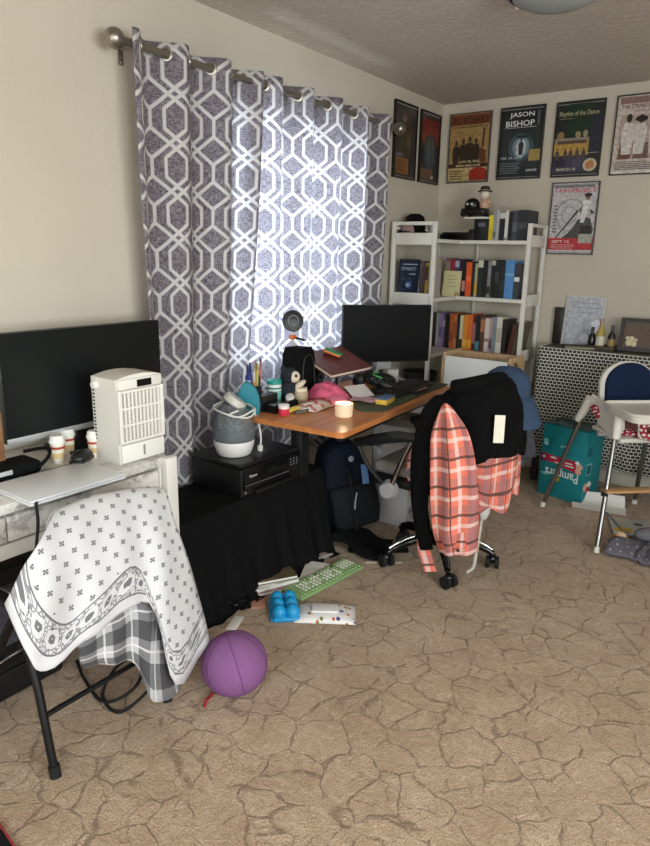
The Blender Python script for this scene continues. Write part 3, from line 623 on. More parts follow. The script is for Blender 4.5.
MB().lathe([(.0885, .0685), (.094, .09), (.091, .13), (.078, .17), (.060, .205), (.046, .228)], n=40).build('tank', m_glass('smoky_plastic', (196, 202, 205), .22, .08), t)
MB().lathe([(0, .069), (.06, .069), (.055, .105), (.0, .107)], n=30).build('water_inlet', mat((110, 120, 130), .2), t)
MB().lathe([(.045, 0), (.052, .006), (.052, .026), (.046, .034), (.03, .037), (.0, .036)], (0, -.006, .222), 36, (R(-26), R(26), 0)).build('lid', mat((206, 202, 195), .4), t)
MB().tube([(.08, -.055, .215), (.05, -.075, .195), (.085, .0, .175), (.07, .06, .20), (-.03, .085, .21), (-.08, .0, .215), (-.05, -.07, .21), (.03, -.085, .20), (.075, -.045, .185), (.088, .035, .205), (.03, .09, .19), (.06, .096, .12), (.07, .098, .06), (.065, .098, .02)], .0042, 7, smooth=6).build('power_cord', mat((226, 224, 218), .5), t)
MB().b2((.055, .09, .0), (.075, .106, .028), .003).build('plug', WPL, t)

# ------------------------------------------------------------------ standing desk
DKM = mat((18, 18, 19), .5)
t = thing('standing_desk', 'orange brown wood topped desk on a black metal frame beside the window', 'desk', (.82, 2.14, 0), R(3.6))
mb = MB(); w, d, r = 1.19, .555, .03       # local: x = -depth..0, y = 0..width
pts = ell(-r, r, r, r, 7, -PI/2, 0)+[(0, r)]+ell(-r, w-r, r, r, 7, 0, PI/2)+ell(-d+r, w-r, r, r, 7, PI/2, PI)+ell(-d+r, r, r, r, 7, PI, 1.5*PI)
mb.prism(pts, .024, Matrix.Translation((0, 0, .718))).build('desktop', m_wood('oak_laminate', (182, 110, 58), (214, 142, 82), 1, .35), t, smooth=30)
MB().b2((-.33, .14, .665), (-.29, 1.05, .7175), .004).b2((-.09, .10, .672), (-.06, 1.10, .7175), .003).b2((-.47, .2, .672), (-.44, 1.1, .7175), .003).build('frame_rail', DKM, t)
for y in (.245, 1.06):
    lg = MB().b2((-.40, y-.035, .03), (-.34, y+.035, .69), .006).build('leg', DKM, t)
    MB().b2((-.50, y-.035, 0), (-.06 if y > .5 else -.34, y+.035, .03), .006).build('foot', DKM, lg)
DT = .742
def dk(x, y): return (x, y, DT)
t = thing('monitor', 'black flat monitor on a pale stand at the far end of the wooden desk', 'monitor', (.325, 3.30, DT), R(48.8))
MB().b2((-.262, -.012, .098), (.262, .02, .422), .004).build('back_case', mat((20, 20, 22), .45), t)
MB().b2((-.258, -.014, .106), (.258, -.0122, .419)).build('screen', mat((8, 8, 9), .5, spec=.12), t, smooth=0)
MB().box((0, .035, .10), (.09, .028, .2), bev=.006).b2((-.09, -.10, 0), (.09, .07, .012), .005).build('stand', mat((190, 190, 190), .4, .2), t)
tag(MB().b2((-.03, -.045, 0), (.03, .045, .075), .004).build('white_box', mat((205, 202, 198), .6), loc=(.42, 3.235, DT), rot=(0, 0, .5)), 'small white box standing under the black monitor on the wooden desk', 'box')
t = thing('desk_mat', 'dark green desk mat under the keyboard on the wooden desk', 'mat', (.585, 3.00, DT), R(3.6))
MB().b2((-.14, -.36, .001), (.14, .36, .006), .002).build('pad', mat((66, 74, 50), .85, bump=.2, bscale=400), t)
t = thing('keyboard', 'black desktop keyboard lying on the green mat by the far monitor', 'keyboard', (.585, 3.07, DT+.007), R(3.6))
MB().b2((-.075, -.21, 0), (.075, .21, .016), .005).build('case', mat((18, 18, 19), .5), t); k = MB()
for i in range(5):
    for j in range(15): k.box((-.052+i*.022, -.186+j*.0265, .019), (.018, .022, .008), bev=.003, seg=1)
k.build('keycaps', mat((24, 24, 26), .45), t); MB().b2((.0755, -.09, .002), (.12, .09, .014), .006).build('wrist_rest', mat((20, 20, 21), .7), t); MB().b2((.10, -.06, .0145), (.113, .05, .0155)).build('tan_label', mat((168, 128, 92), .6), t)
t = thing('game_controller', 'black game controller with green lights in front of the far monitor', 'controller', (.455, 3.00, DT+.007), R(30))
mb = MB(); mb.sph((0, 0, .045), (.055, .10, .03), 20)
for s in (-1, 1): mb.sph((.045, .085*s, .035), (.06, .032, .03), 16, rot=(0, .25, .3*s))
mb.build('body', mat((22, 26, 24), .35), t, smooth=180)
for s in (-1, 1): MB().cyl((.02, .045*s, .07), (.02, .045*s, .085), .008).cyl((.02, .045*s, .085), (.02, .045*s, .09), .013).build('thumb_stick', RUB, t)
for s in (-1, 1): MB().tube([(-.02, .03*s, .076), (.0, .06*s, .074), (.03, .075*s, .067)], .0035, 6).build('green_light', mat((86, 170, 92), .4, emit=.25), t)
t = thing('headphones', 'black headphones lying behind the controller on the wooden desk', 'headphones', (.36, 3.02, DT), R(10))
MB().tube([(0, -.075, .04), (-.02, -.08, .09), (-.03, 0, .13), (-.02, .08, .09), (0, .075, .04)], .009, 8).build('headband', BLK, t)
for s in (-1, 1): MB().sph((0, .075*s, .042), (.036, .02, .042), 16).build('ear_cup', BLK, t)
tag(MB().lathe([(.105, 0), (.105, .004), (.1, .005), (0, .005)], n=36, sx=.85, sy=1.15).build('round_coaster', mat((74, 80, 58), .85), loc=(.665, 2.63, DT), rot=(0, 0, .3)), 'olive oval place mat beside the candle', 'place mat')
t = thing('candle', 'lit pale candle in a glowing squat jar at the front of the wooden desk', 'candle', (.66, 2.385, DT))
WAX = mat((240, 214, 180), .5, emit=.16)
MB().lathe([(.035, 0), (.039, .004), (.041, .06), (.0385, .06), (.036, .042), (.0, .042)], n=32).build('wax_jar', WAX, t)
MB().cyl((0, 0, .042), (0, 0, .05), .0015).build('wick', RUB, t); MB().lathe([(0, 0), (.004, .004), (.0045, .009), (.002, .017), (0, .022)], (0, 0, .047), 12).build('flame', mat((255, 214, 130), .5, emit=6), t)
l = bpy.data.lights.new('candle_flame_light', 'POINT'); l.energy = .35; l.color = (1, .72, .4); l.shadow_soft_size = .01; lo = bpy.data.objects.new('candle_flame_light', l); lo.location = (0, 0, .075); lo.parent = t; COL.objects.link(lo)

# organiser, pens, tubs
t = thing('pen_organizer', 'black wire pen organiser with round front cups at the near end of the wooden desk', 'organizer', (.345, 2.27, DT), R(3))
MB().b2((-.10, -.06, 0), (.06, .06, .006), .002).build('tray', BLK, t); MB().b2((-.10, -.06, .006), (-.06, .0, .105), .003).b2((-.058, -.06, .006), (-.015, .06, .07), .003).build('compartment', BLK, t); MB().b2((.0, -.06, .006), (.06, .06, .04), .003).build('front_drawer', BLKG, t)
for i, (c, x, y, lean, hh) in enumerate((((70, 70, 150), -.085, -.045, -.35, .16), ((190, 180, 90), -.075, -.02, .1, .15), ((200, 120, 110), -.07, -.01, .25, .15), ((120, 150, 80), -.085, -.025, -.1, .14), ((220, 150, 70), -.075, -.04, .3, .16), ((60, 80, 150), -.09, -.05, -.5, .15), ((210, 205, 200), -.08, -.035, .0, .15), ((50, 50, 56), -.068, -.015, .4, .165))):
    names = ('purple', 'mustard', 'pink', 'green', 'orange', 'blue', 'white', 'black'); q = V((.345+x, 2.27+y, DT+.04)); e = q+V((-.2*lean*.3, lean*.1, hh+.02))
    p = thing('pen', names[i]+' pen standing in the black pen organiser', 'pen', q, group='pens in the organiser'); e = e-q
    MB().cyl((0, 0, .066), tuple(e*.8), .0056, n=10).build('barrel', mat(c, .4), p); MB().cyl(tuple(e*.8), tuple(e), .006, .0045, n=10).build('cap', mat(tuple(int(v*.75) for v in c), .4), p)
t = thing('wipes_tub', 'white tub with teal lid and label behind the pen organiser drawer', 'tub', (.275, 2.365, DT))
MB().lathe([(.032, 0), (.034, .004), (.034, .10)], n=28).build('tub_body', mat((226, 232, 230), .4), t); MB().lathe([(.0345, .02), (.0345, .07)], n=28).build('label_band', mat((120, 190, 180), .45), t); MB().lathe([(.036, .1), (.036, .118), (.03, .122), (0, .122)], n=28).build('lid', mat((30, 150, 140), .4), t)
MB().lathe([(.0348, .078), (.0348, .086)], n=28).build('text_band', mat((60, 120, 120), .45), t)
t = thing('teal_pouch', 'teal half oval pouch standing at the near left corner of the wooden desk', 'pouch', (.31, 2.15, DT), R(38))
MB().prism([(x*1.0, y) for x, y in [(-.045, 0), (.045, 0), (.048, .04), (.044, .08), (.03, .115), (.008, .138), (-.016, .142), (-.035, .125), (-.046, .09), (-.05, .045)]], .028, Matrix.Translation((0, .014, 0)) @ Euler((R(90), 0, 0)).to_matrix().to_4x4()).build('shell', mat((24, 128, 146), .45, bump=.1, bscale=300), t, smooth=60)
MB().tube([(-.046, .0, .01), (-.05, 0, .045), (-.046, 0, .09), (-.016, 0, .142), (.03, 0, .116), (.048, 0, .05), (.046, 0, .01)], .0035, 6).build('zip', mat((18, 90, 104), .5), t)
t = thing('clear_bottle', 'pale blue clear bottle behind the teal pouch by the curtain', 'bottle', (.262, 2.20, DT))
MB().lathe([(.022, 0), (.024, .004), (.024, .10), (.012, .125), (.012, .14)], n=20).build('bottle_body', mat((150, 182, 200), .2), t); MB().lathe([(.014, .14), (.014, .16), (0, .162)], n=16).build('cap', mat((50, 60, 130), .4), t)
t = thing('jar', 'small pink jar with white lid at the front of the wooden desk', 'jar', (.44, 2.235, DT))
MB().lathe([(.022, 0), (.024, .003), (.024, .03)], n=24).build('jar_body', mat((214, 56, 82), .4), t); MB().lathe([(.025, .03), (.025, .046), (.022, .048), (0, .048)], n=24).build('lid', mat((238, 232, 226), .4), t)
t = thing('lotion_tube', 'flat yellow tube lying next to the pink jar', 'tube', (.435, 2.305, DT+.012), R(95)); MB().box((0, 0, 0), (.09, .03, .02), bev=.009).build('tube_body', mat((214, 190, 84), .45), t); MB().cyl((.045, 0, 0), (.062, 0, 0), .008).build('cap', WPL, t)
t = thing('glue_stick', 'grey and black marker lying in front of the yellow tube', 'marker', (.485, 2.315, DT+.008), R(80)); MB().cyl((-.045, 0, 0), (.02, 0, 0), .007).build('barrel', mat((90, 96, 90), .4), t); MB().cyl((.02, 0, 0), (.045, 0, 0), .0075).build('cap', BLK, t)
t = thing('cream_jar', 'cream coloured candle jar with lid behind the snack bag', 'jar', (.345, 2.475, DT)); MB().lathe([(.036, 0), (.038, .004), (.038, .06)], n=26).build('jar_body', mat((188, 172, 146), .35), t); MB().lathe([(.034, .06), (.034, .074), (.0, .076)], n=26).build('lid', mat((226, 214, 190), .4), t)
def bag(name, lab, cat, loc, rz, L_, W_, h_, c, bands=(), crinkle=.01):
    t = thing(name, lab, cat, loc, rz); rows = []
    for i in range(9):
        r_ = []
        for j in range(11):
            a, b = i/8*2-1, j/10*2-1; z = h_*max(0, (1-a**4))*max(0, (1-b**4))*(.75+.35*math.sin(i*2.1+j*1.7))+.004
            r_.append((b*L_/2, a*W_/2, z+crinkle*random.random()*(abs(a) < .9 and abs(b) < .9)))
        rows.append(r_)
    MB().grid(rows).build('film', c, t, smooth=80, sub=1, thick=.002)
    for k, (x, w_, m) in enumerate(bands):
        pr = [[(x+q*w_, p[1]*.96, p[2]+.0035) for q in (0, 1)] for p in [min(r_, key=lambda v: abs(v[0]-x)) for r_ in rows]]
        MB().grid(pr).build('printed_band', m, t, smooth=80, sub=1, thick=.001)
    return t
SN = mat((206, 190, 180), .35, noise=.2, nscale=40)
bag('snack_bag', 'red and cream striped snack bag lying in front of the cream jar', 'bag', (.465, 2.435, DT), R(95), .20, .12, .028, SN, [(-.085, .018, mat((178, 52, 52), .35)), (-.03, .025, mat((190, 62, 58), .35)), (.045, .03, mat((176, 48, 52), .35))])
PK = mat((206, 92, 124), .45, noise=.15, nscale=25)
bag('plastic_bag', 'crumpled pink plastic bag heaped behind the snack bag', 'bag', (.41, 2.61, DT), R(70), .20, .17, .075, PK, crinkle=.03)
bag('plastic_bag', 'flatter rose pink plastic bag spilling toward the candle', 'bag', (.50, 2.55, DT), R(40), .14, .10, .03, mat((214, 112, 138), .45), crinkle=.015)
tag(MB().box((0, 0, 0), (.002, .13, .095), rot=(0, R(-62), 0)).build('greeting_card', mat((216, 208, 208), .6), loc=(.505, 2.75, DT+.035), rot=(0, 0, R(-18))), 'blank white card propped up behind the candle', 'card')
t = thing('photo_leaflet', 'pinkish printed leaflet with wavy edge in front of the white card', 'leaflet', (.59, 2.67, DT+.006), R(20)); MB().grid([[(x, y, .006+.012*abs(math.sin(x*30+y*20))) for x in [-.07, -.035, 0, .035, .07]] for y in (-.05, -.02, .02, .05)]).build('sheet', mat((196, 150, 158), .5, noise=.25, nscale=30), t, sub=1, thick=.001)
t = thing('scouring_sponge', 'yellow box with blue side on the front edge of the desk mat', 'sponge', (.678, 2.715, DT+.007), R(8)); MB().b2((-.03, -.055, 0), (.03, .055, .024), .004).build('foam', mat((226, 190, 76), .8, bump=.2), t); MB().b2((-.03, -.055, .0245), (.03, .055, .031), .003).build('blue_pad', mat((84, 110, 150), .8), t)

# fan / round lamp on stand, tall black case, book on stand, plush
t = thing('desk_fan', 'small round black fan on a stem with an orange clamp in front of the window', 'fan', (.182, 2.62, DT))
hd = Euler((0, 0, R(-30))).to_matrix(); c0 = V((0, 0, .368)); nx = V((.74, -.64, .2)).normalized(); q = nx.to_track_quat('Z', 'Y').to_euler()
MB().lathe([(.0, -.012), (.04, -.012), (.052, -.004), (.054, .004), (.05, .012), (.042, .014)], c0, 32, q).build('shroud', mat((22, 23, 25), .4), t)
MB().lathe([(.0, .010), (.012, .012), (.014, .006), (.04, .008), (.042, .014), (.038, .016)], c0, 32, q).build('grille', mat((44, 46, 48), .4), t)
MB().tube([c0+nx*.0165+q.to_matrix() @ V((.026*math.cos(a), .026*math.sin(a), 0)) for a in [2*PI*i/24 for i in range(24)]], .0022, 6, closed=True, smooth=1).build('ring', mat((120, 122, 124), .35), t)
MB().cyl((0, 0, .0), (0, 0, .318), .007).cyl((0, 0, .0), (0, 0, .01), .032, .03).build('stem', mat((200, 196, 186), .4), t)
MB().box((0, 0, .288), (.03, .03, .022), bev=.006).build('clamp', mat((222, 110, 50), .5), t); MB().tube([(.0, 0, .285), (.03, .02, .28), (.05, .035, .272)], .006, 6).build('clamp_arm', BLK, t)
t = thing('carry_case', 'tall black soft case standing behind the pens and jars', 'case', (.268, 2.575, DT), R(10))
MB().prism([(-.115, 0), (.10, 0), (.09, .15), (.07, .225), (.04, .25), (-.075, .256), (-.10, .225), (-.115, .11)], .085, Matrix.Translation((-.045, 0, 0)) @ Matrix(((0, 0, 1, 0), (1, 0, 0, 0), (0, 1, 0, 0), (0, 0, 0, 1)))).build('shell', BLKF, t, smooth=50)
MB().tube([(.046, -.06, .02), (.046, -.062, .12), (.046, -.045, .2), (.046, .02, .212), (.046, .06, .15), (.046, .066, .02)], .003, 6).build('zip', mat((44, 44, 46), .5), t)
t = thing('plush_toy', 'dark grey plush toy with a pale face patch leaning on the tall black case', 'plush toy', (.30, 2.45, DT), R(-25))
DG = m_fabric('grey_plush', (30, 33, 38), (58, 62, 68), 200, 1, .5)
MB().sph((0, 0, .055), (.045, .05, .055), 20).sph((0, 0, .13), (.042, .045, .04), 20).build('body', DG, t, smooth=180); MB().sph((.03, .012, .128), (.02, .027, .028), 16).build('face_patch', mat((220, 206, 188), .9), t); MB().sph((.047, .01, .135), .008, 10).build('eye', RUB, t)
MB().sph((.03, .04, .09), (.02, .035, .014), 14, rot=(.5, 0, 0)).build('paw', mat((214, 200, 184), .9), t); MB().sph((.0, -.035, .165), (.014, .012, .018), 10).build('ear', DG, t)
t = thing('slippers_bundle', 'black and white crumpled cloth at the foot of the plush toy', 'cloth', (.375, 2.37, DT), R(20)); MB().sph((0, 0, .022), (.03, .05, .022), 16).build('black_fold', BLKF, t, smooth=180); MB().sph((-.01, .01, .045), (.022, .045, .01), 14, rot=(.2, .1, .3)).build('white_fold', mat((222, 218, 214), .9), t, smooth=180)
t = thing('book_stand', 'black wire laptop stand holding up the slanting maroon book', 'stand', (.345, 2.79, DT), R(-8))
for s in (-1, 1): MB().tube([(.06, .07*s, .004), (-.07, .07*s, .004), (-.075, .07*s, .15), (.06, .07*s, .105)], .005, 6, smooth=1).build('side_frame', BLK, t)
MB().cyl((-.07, -.07, .008), (-.07, .07, .008), .005).cyl((.06, -.07, .008), (.06, .07, .008), .005).build('crossbar', BLK, t)
t = thing('hardback_book', 'large maroon hardback lying slanted on the black stand', 'book', (.335, 2.785, DT+.150), rot=(R(3), R(19), R(-10)))
MB().b2((-.12, -.145, .018), (.12, .145, .022), .001).b2((-.12, -.145, 0), (.12, .145, .004), .001).b2((-.121, -.145, 0), (-.117, .145, .022)).build('cover', mat((96, 46, 42), .4, noise=.12, nscale=12), t, smooth=20)
MB().b2((-.117, -.141, .004), (.116, .141, .018)).build('page_block', mat((212, 200, 184), .8), t, smooth=0)
t = thing('sticky_notes', 'stack of bright sticky notes in orange and green on the maroon book', 'sticky notes', (.285, 2.82, DT+.197), rot=(R(3), R(19), R(30)))
for i, c in enumerate(((210, 84, 50), (226, 130, 60), (64, 150, 84), (40, 120, 70))): MB().b2((-.045+.004*i, -.045, .005*i), (.045+.003*i, .045-.014*i, .005*i+.0045)).build('note_pad', mat(c, .6), t, smooth=0)
t = thing('tote_bag', 'black and grey patterned bag slouched under the book stand by the curtain', 'bag', (.215, 2.75, DT), R(-10)); MB().sph((0, 0, .075), (.045, .075, .08), 20).build('body', m_fabric('black_marled', (16, 16, 18), (96, 96, 102), 60), t, smooth=180); MB().tube([(0, -.05, .13), (.0, -.03, .18), (0, .03, .18), (0, .05, .13)], .006, 6).build('handle', BLKF, t)
# ------------------------------------------------------------------ corner bookcase
BW = mat((222, 219, 212), .45)
t = thing('corner_bookcase', 'white L shaped corner bookcase full of books in the room corner', 'bookcase', (0, 0, 0))
def post(x, y, z0, z1, s=.0125): MB().b2((x-s, y-s, z0), (x+s, y+s, z1), .003).build('post', BW, t)
for x, y in ((.043, 3.83), (.33, 3.83), (.795, 4.19), (.795, 4.475)): post(x, y, 0, 1.64, .0135)
for x, y in ((.043, 4.475), (.335, 4.483)): post(x, y, 0, 1.62, .009)
SHZ = (1.515, 1.155, .80, .45, .10)
for z in SHZ:
    poly = [(.03, 3.845), (.342, 3.845), (.342, 4.178), (.782, 4.178), (.782, 4.488), (.03, 4.488)]
    MB().prism(poly, .022, Matrix.Translation((0, 0, z))).build('shelf', BW, t, smooth=0)
for z0, z1 in ((1.618, 1.64), (1.50, 1.572), (1.13, 1.205), (.775, .85), (.43, .49), (.08, .14)):
    MB().b2((.057, 3.82, z0), (.317, 3.838, z1), .003).build('end_rail', BW, t); MB().b2((.788, 4.204, z0), (.804, 4.461, z1), .003).build('end_rail', BW, t)
MB().b2((.05, 4.47, 1.592), (.326, 4.482, 1.612), .003).b2((.036, 3.85, 1.592), (.048, 4.466, 1.612), .003).build('back_rail', BW, t)
def book(x, z, w, d, h, c, lab, grp, y=4.195, lean=0, band=None, top=None):
    t = thing('book', lab, 'book', (x, y, z), group=grp, rot=(0, lean, 0)); m = mat(c, .5)
    MB().b2((0, 0, 0), (.0022, d, h)).b2((w-.0022, 0, 0), (w, d, h)).b2((.0022, 0, 0), (w-.0022, .0022, h)).build('cover', m, t, smooth=0)
    MB().b2((.0024, .0024, .003), (w-.0024, d-.003, h-.004)).build('page_block', mat((206, 196, 176), .85), t, smooth=0)
    if band:
        z0, z1, bc = band; MB().b2((.001, -.0006, h*z0), (w-.001, -.0001, h*z1)).build('title_band', mat(bc, .5), t, smooth=0)
    return t
ORD = ['first', 'second', 'third', 'fourth', 'fifth', 'sixth', 'seventh', 'eighth', 'ninth', 'tenth', 'eleventh', 'twelfth', 'thirteenth', 'fourteenth', 'fifteenth', 'sixteenth', 'seventeenth', 'eighteenth', 'nineteenth', 'twentieth', 'twenty-first', 'twenty-second', 'twenty-third', 'twenty-fourth', 'twenty-fifth']
def row(lst, x, z, where, grp, y=4.2, lean0=0, k=1, kh=1):
    for i, (nm, c, w, h, band) in enumerate(lst):
        d = .13+.02*((i*7) % 4)
        w *= k; h *= kh; book(x, z, w, d, h, c, '%s book, %s from the left %s' % (nm, ORD[i], where), grp, y+.004*((i*5) % 4), lean0, band); x += w+.0009+abs(math.sin(lean0))*.006
    return x
z2 = SHZ[1]+.0225; z3 = SHZ[2]+.0225; z1 = SHZ[0]+.0225
row([('dull pink spined', (128, 88, 96), .030, .245, (.5, .9, (150, 130, 120))), ('crimson spined', (150, 42, 62), .024, .235, (.1, .3, (90, 30, 40))), ('pale topped indigo spined', (72, 58, 104), .026, .24, (.78, .95, (170, 170, 190))), ('dark plum spined', (50, 34, 52), .020, .238, None),
     ('black spined with pink label', (34, 30, 34), .022, .225, (.15, .45, (200, 140, 136))), ('bright orange spined', (226, 92, 40), .031, .222, (.45, .6, (236, 120, 70))), ('narrow charcoal spined', (36, 34, 36), .016, .225, None), ('cream and yellow spined', (188, 178, 140), .020, .215, (.08, .38, (216, 168, 62))), ('dark green spined with white cap', (32, 44, 38), .030, .238, (.8, .99, (206, 206, 190))),
     ('plain black spined', (20, 21, 22), .022, .236, None), ('silver grey spined', (132, 130, 136), .018, .236, (.1, .3, (30, 30, 30))), ('pale topped black spined', (26, 28, 28), .026, .24, (.86, .98, (190, 186, 170))), ('black spined with grey lettering', (22, 24, 24), .022, .236, (.4, .7, (60, 62, 62))), ('thick black spined', (24, 26, 30), .030, .235, (.2, .5, (44, 46, 50))),
     ('thick sky blue spined', (82, 138, 196), .048, .24, (.6, .66, (120, 170, 214))), ('slate spined with white label', (56, 60, 66), .030, .22, (.5, .62, (220, 220, 220)))], .235, z2, 'on the middle shelf', 'books on the middle shelf', k=1.2)
row([('dark brown spined', (44, 38, 36), .022, .235, None), ('pale grey spined', (160, 158, 160), .014, .235, None), ('lavender spined', (146, 124, 164), .026, .23, (.3, .6, (100, 84, 120))), ('lilac spined', (120, 100, 138), .020, .235, (.6, .8, (180, 166, 190))), ('black spined', (26, 24, 26), .026, .228, None), ('rust orange spined', (178, 92, 48), .024, .236, (.2, .5, (140, 70, 36))), ('tan orange spined', (190, 118, 72), .020, .23, (.3, .8, (150, 84, 50))), ('charcoal spined', (34, 32, 32), .022, .232, None),
     ('cream spined on black', (206, 194, 160), .020, .23, (.02, .3, (40, 36, 34))), ('mustard orange spined', (214, 140, 48), .026, .232, (.1, .3, (232, 176, 60))), ('vivid orange spined', (214, 106, 44), .028, .236, (.05, .3, (230, 170, 60))), ('maroon spined with pale lettering', (104, 38, 44), .024, .228, (.2, .8, (170, 110, 110))), ('black spined with teal foot', (30, 32, 36), .026, .232, (.02, .28, (64, 140, 156))), ('brown orange topped', (96, 62, 44), .026, .235, (.55, .9, (176, 112, 70))),
     ('off white spined', (214, 206, 196), .026, .222, (.3, .4, (160, 120, 110))), ('pale rose spined', (190, 154, 156), .022, .225, (.1, .4, (120, 90, 96))), ('grey blue spined', (126, 138, 146), .022, .232, None), ('broad ivory spined', (218, 210, 200), .032, .235, (.3, .7, (190, 176, 160))), ('very dark grey spined', (36, 34, 34), .026, .22, None)], .165, z3, 'on the lowest visible shelf', 'books on the lower shelf', k=1.13)
row([('dark red brown spined', (80, 40, 36), .026, .20, None), ('olive brown spined', (84, 76, 58), .028, .215, None)], .706, z3, 'leaning behind the right bookcase post', 'leaning books', lean0=.16)
row([('yellow spined', (224, 206, 48), .026, .185, (.0, .45, (214, 186, 40))), ('pale grey spined', (150, 152, 154), .018, .215, (.1, .3, (90, 92, 96))), ('grey and white spined', (176, 178, 180), .018, .218, None), ('broad black spined with white top', (26, 26, 28), .040, .205, (.78, .99, (206, 204, 198))), ('white spined', (216, 214, 208), .020, .215, (.02, .1, (120, 120, 120))), ('black spined', (24, 25, 28), .026, .21, None)],
    .52, z1, 'on the bookcase top', 'books on top of the bookcase', y=4.2, kh=.84)
row([('slate grey spined', (62, 68, 78), .032, .215, (.3, .6, (90, 98, 110))), ('thick charcoal spined', (38, 40, 46), .060, .218, (.4, .6, (70, 74, 80)))], .673, z1, 'of the thick pair by the right post', 'thick books on top of the bookcase', y=4.205, kh=.84)
# left arm
t = thing('book', 'large navy book standing cover forward behind the left bookcase rail', 'book', (.062, 3.86, z2), rot=(R(-5), 0, 0))
MB().b2((0, 0, 0), (.15, .004, .235)).b2((0, .02, 0), (.15, .024, .235)).b2((0, .004, 0), (.004, .02, .235)).build('cover', mat((24, 36, 56), .3, coat=.3), t, smooth=0); MB().b2((.005, .0045, .003), (.147, .0195, .231)).build('page_block', PAPER, t, smooth=0)
lt = MB(); f = FR((0, -.0004, 0), (1, 0, 0), (0, 0, 1)); lt.text('DYNASTY', f, .02, .165, .108, .02, 0); lt.flat(rect(.03, .2, .105, .006), 0, f); lt.flat(rect(.08, .14, .045, .005), 0, f); lt.flat(ell(.078, .075, .022, .02), 0, f, 1); lt.flat(ell(.074, .072, .01, .01), .0003, f, 0)
for i in range(16): lt.flat(ell(.03+.1*random.random(), .03+.09*random.random(), .003, .003, 8), .0002, f, 1)
lt.keepn = 1; lt.build('lettering', [mat((168, 180, 196), .4), mat((78, 112, 170), .4)], t, smooth=0)
row([('dark taupe spined', (78, 64, 66), .018, .225, None), ('thin wine spined', (92, 50, 60), .012, .22, None), ('mustard spined', (176, 152, 62), .020, .215, (.5, .9, (60, 52, 40))), ('buff spined', (190, 170, 120), .012, .235, None), ('pale grey rose spined', (168, 158, 160), .014, .22, None)], .222, z2, 'behind the left bookcase rail', 'books in the left bookcase bay', y=3.87)
t = thing('greeting_card', 'yellowish card with floral corner leaning on the middle bookcase shelf', 'card', (.235, 4.145, z2), rot=(R(-8), 0, R(2)))
MB().b2((.01, 0, 0), (.135, .003, .165)).build('sheet', mat((212, 204, 158), .7), t, smooth=0); lt = MB(); f = FR((.01, -.0004, 0), (1, 0, 0), (0, 0, 1))
for i in range(4): lt.flat(rect(.03, .13-.022*i, .055+.012*(i % 2), .003), 0, f)
for i in range(10): lt.flat(ell(.085+.035*random.random(), .005+.03*random.random(), .005, .004, 8), .0002*(1+i), f, 1+i % 2)
lt.keepn = 1; lt.build('printing', [mat((120, 112, 84), .7), mat((176, 96, 64), .7), mat((120, 96, 52), .7)], t, smooth=0)
# top of the bookcase
t = thing('baseball_cap', 'black cap set on the top left end of the bookcase', 'cap', (.10, 3.99, z1)); MB().lathe([(.07, .06), (.068, .10), (.058, .14), (.03, .158), (0, .16)], n=28).b2((-.065, -.065, 0), (.065, .065, .06), .02).build('crown', BLKF, t, smooth=60); MB().prism(ell(0, 0, .068, .10, 20, PI, 2*PI), .006, Matrix.Translation((0, -.05, .055)) @ Euler((R(8), 0, 0)).to_matrix().to_4x4()).build('brim', BLKF, t)
t = thing('jar', 'small white capped jar beside the black cap on the bookcase', 'jar', (.245, 3.95, z1)); MB().lathe([(.024, 0), (.026, .09)], n=20).build('jar_body', mat((150, 150, 152), .3), t); MB().lathe([(.032, .09), (.033, .108), (.0, .11)], n=20).build('lid', mat((230, 228, 222), .4), t)
t = thing('keepsake_box', 'small pinkish keepsake in the left end of the bookcase top', 'keepsake', (.115, 3.875, z1)); MB().sph((0, 0, .05), (.045, .02, .042), 16).build('body', mat((150, 120, 118), .5, noise=.3, nscale=60), t, smooth=180); MB().b2((-.04, -.015, 0), (.04, .015, .016), .003).build('base', mat((60, 56, 56), .5), t)
t = thing('game_console', 'flat black game console lying on top of the bookcase', 'console', (.30, 4.33, z1)); MB().b2((-.13, -.11, 0), (.10, .11, .038), .004).build('lower_shell', BLKG, t); MB().b2((-.115, -.1, .039), (.06, .1, .052), .003).build('upper_shell', BLK, t)
t = thing('storage_box', 'black stepped box under the toy car on top of the bookcase', 'box', (.455, 4.32, z1)); MB().b2((-.045, -.1, 0), (.062, .1, .135), .003).build('body', BLK, t); MB().b2((-.08, -.1, 0), (-.046, .1, .07), .003).build('step', BLK, t); MB().b2((-.015, -.1006, .085), (.03, -.1001, .112)).build('label_patch', mat((96, 98, 104), .5), t, smooth=0)
tag(MB().b2((-.10, -.075, 0), (.085, .075, .012), .002).build('paper_pad', PAPER, loc=(.43, 4.30, z1+.1355)), 'white pad lying on the black box on top of the bookcase', 'pad')
t = thing('toy_car', 'round nosed black toy car on the white pad above the bookcase', 'toy car', (.395, 4.27, z1+.148)); G_ = mat((18, 18, 20), .35)
MB().b2((-.09, -.05, .012), (.075, .05, .055), .012).sph((-.03, 0, .075), (.052, .045, .045), 18).build('body', G_, t, smooth=60)
for x in (-.065, .045):
    for y in (-.052, .052): MB().cyl((x, y-.008, .019), (x, y+.008, .019), .019).build('wheel', RUB, t)
for x in (-.045, -.015): MB().sph((x, -.043, .08), (.009, .006, .008), 10).build('headlamp', mat((210, 210, 205), .3), t)
t = thing('figurine', 'little pale figurine with a dark brimmed hat riding on the black toy car', 'figurine', (.452, 4.27, z1+.202)); MB().lathe([(.03, 0), (.034, .02), (.022, .055), (.012, .062)], n=18).sph((.028, -.01, .04), (.022, .014, .014), 10, rot=(0, .6, 0)).build('body', mat((206, 166, 140), .6), t, smooth=60); MB().sph((-.005, 0, .088), (.031, .029, .032), 18).build('head', mat((226, 216, 204), .5), t, smooth=180)
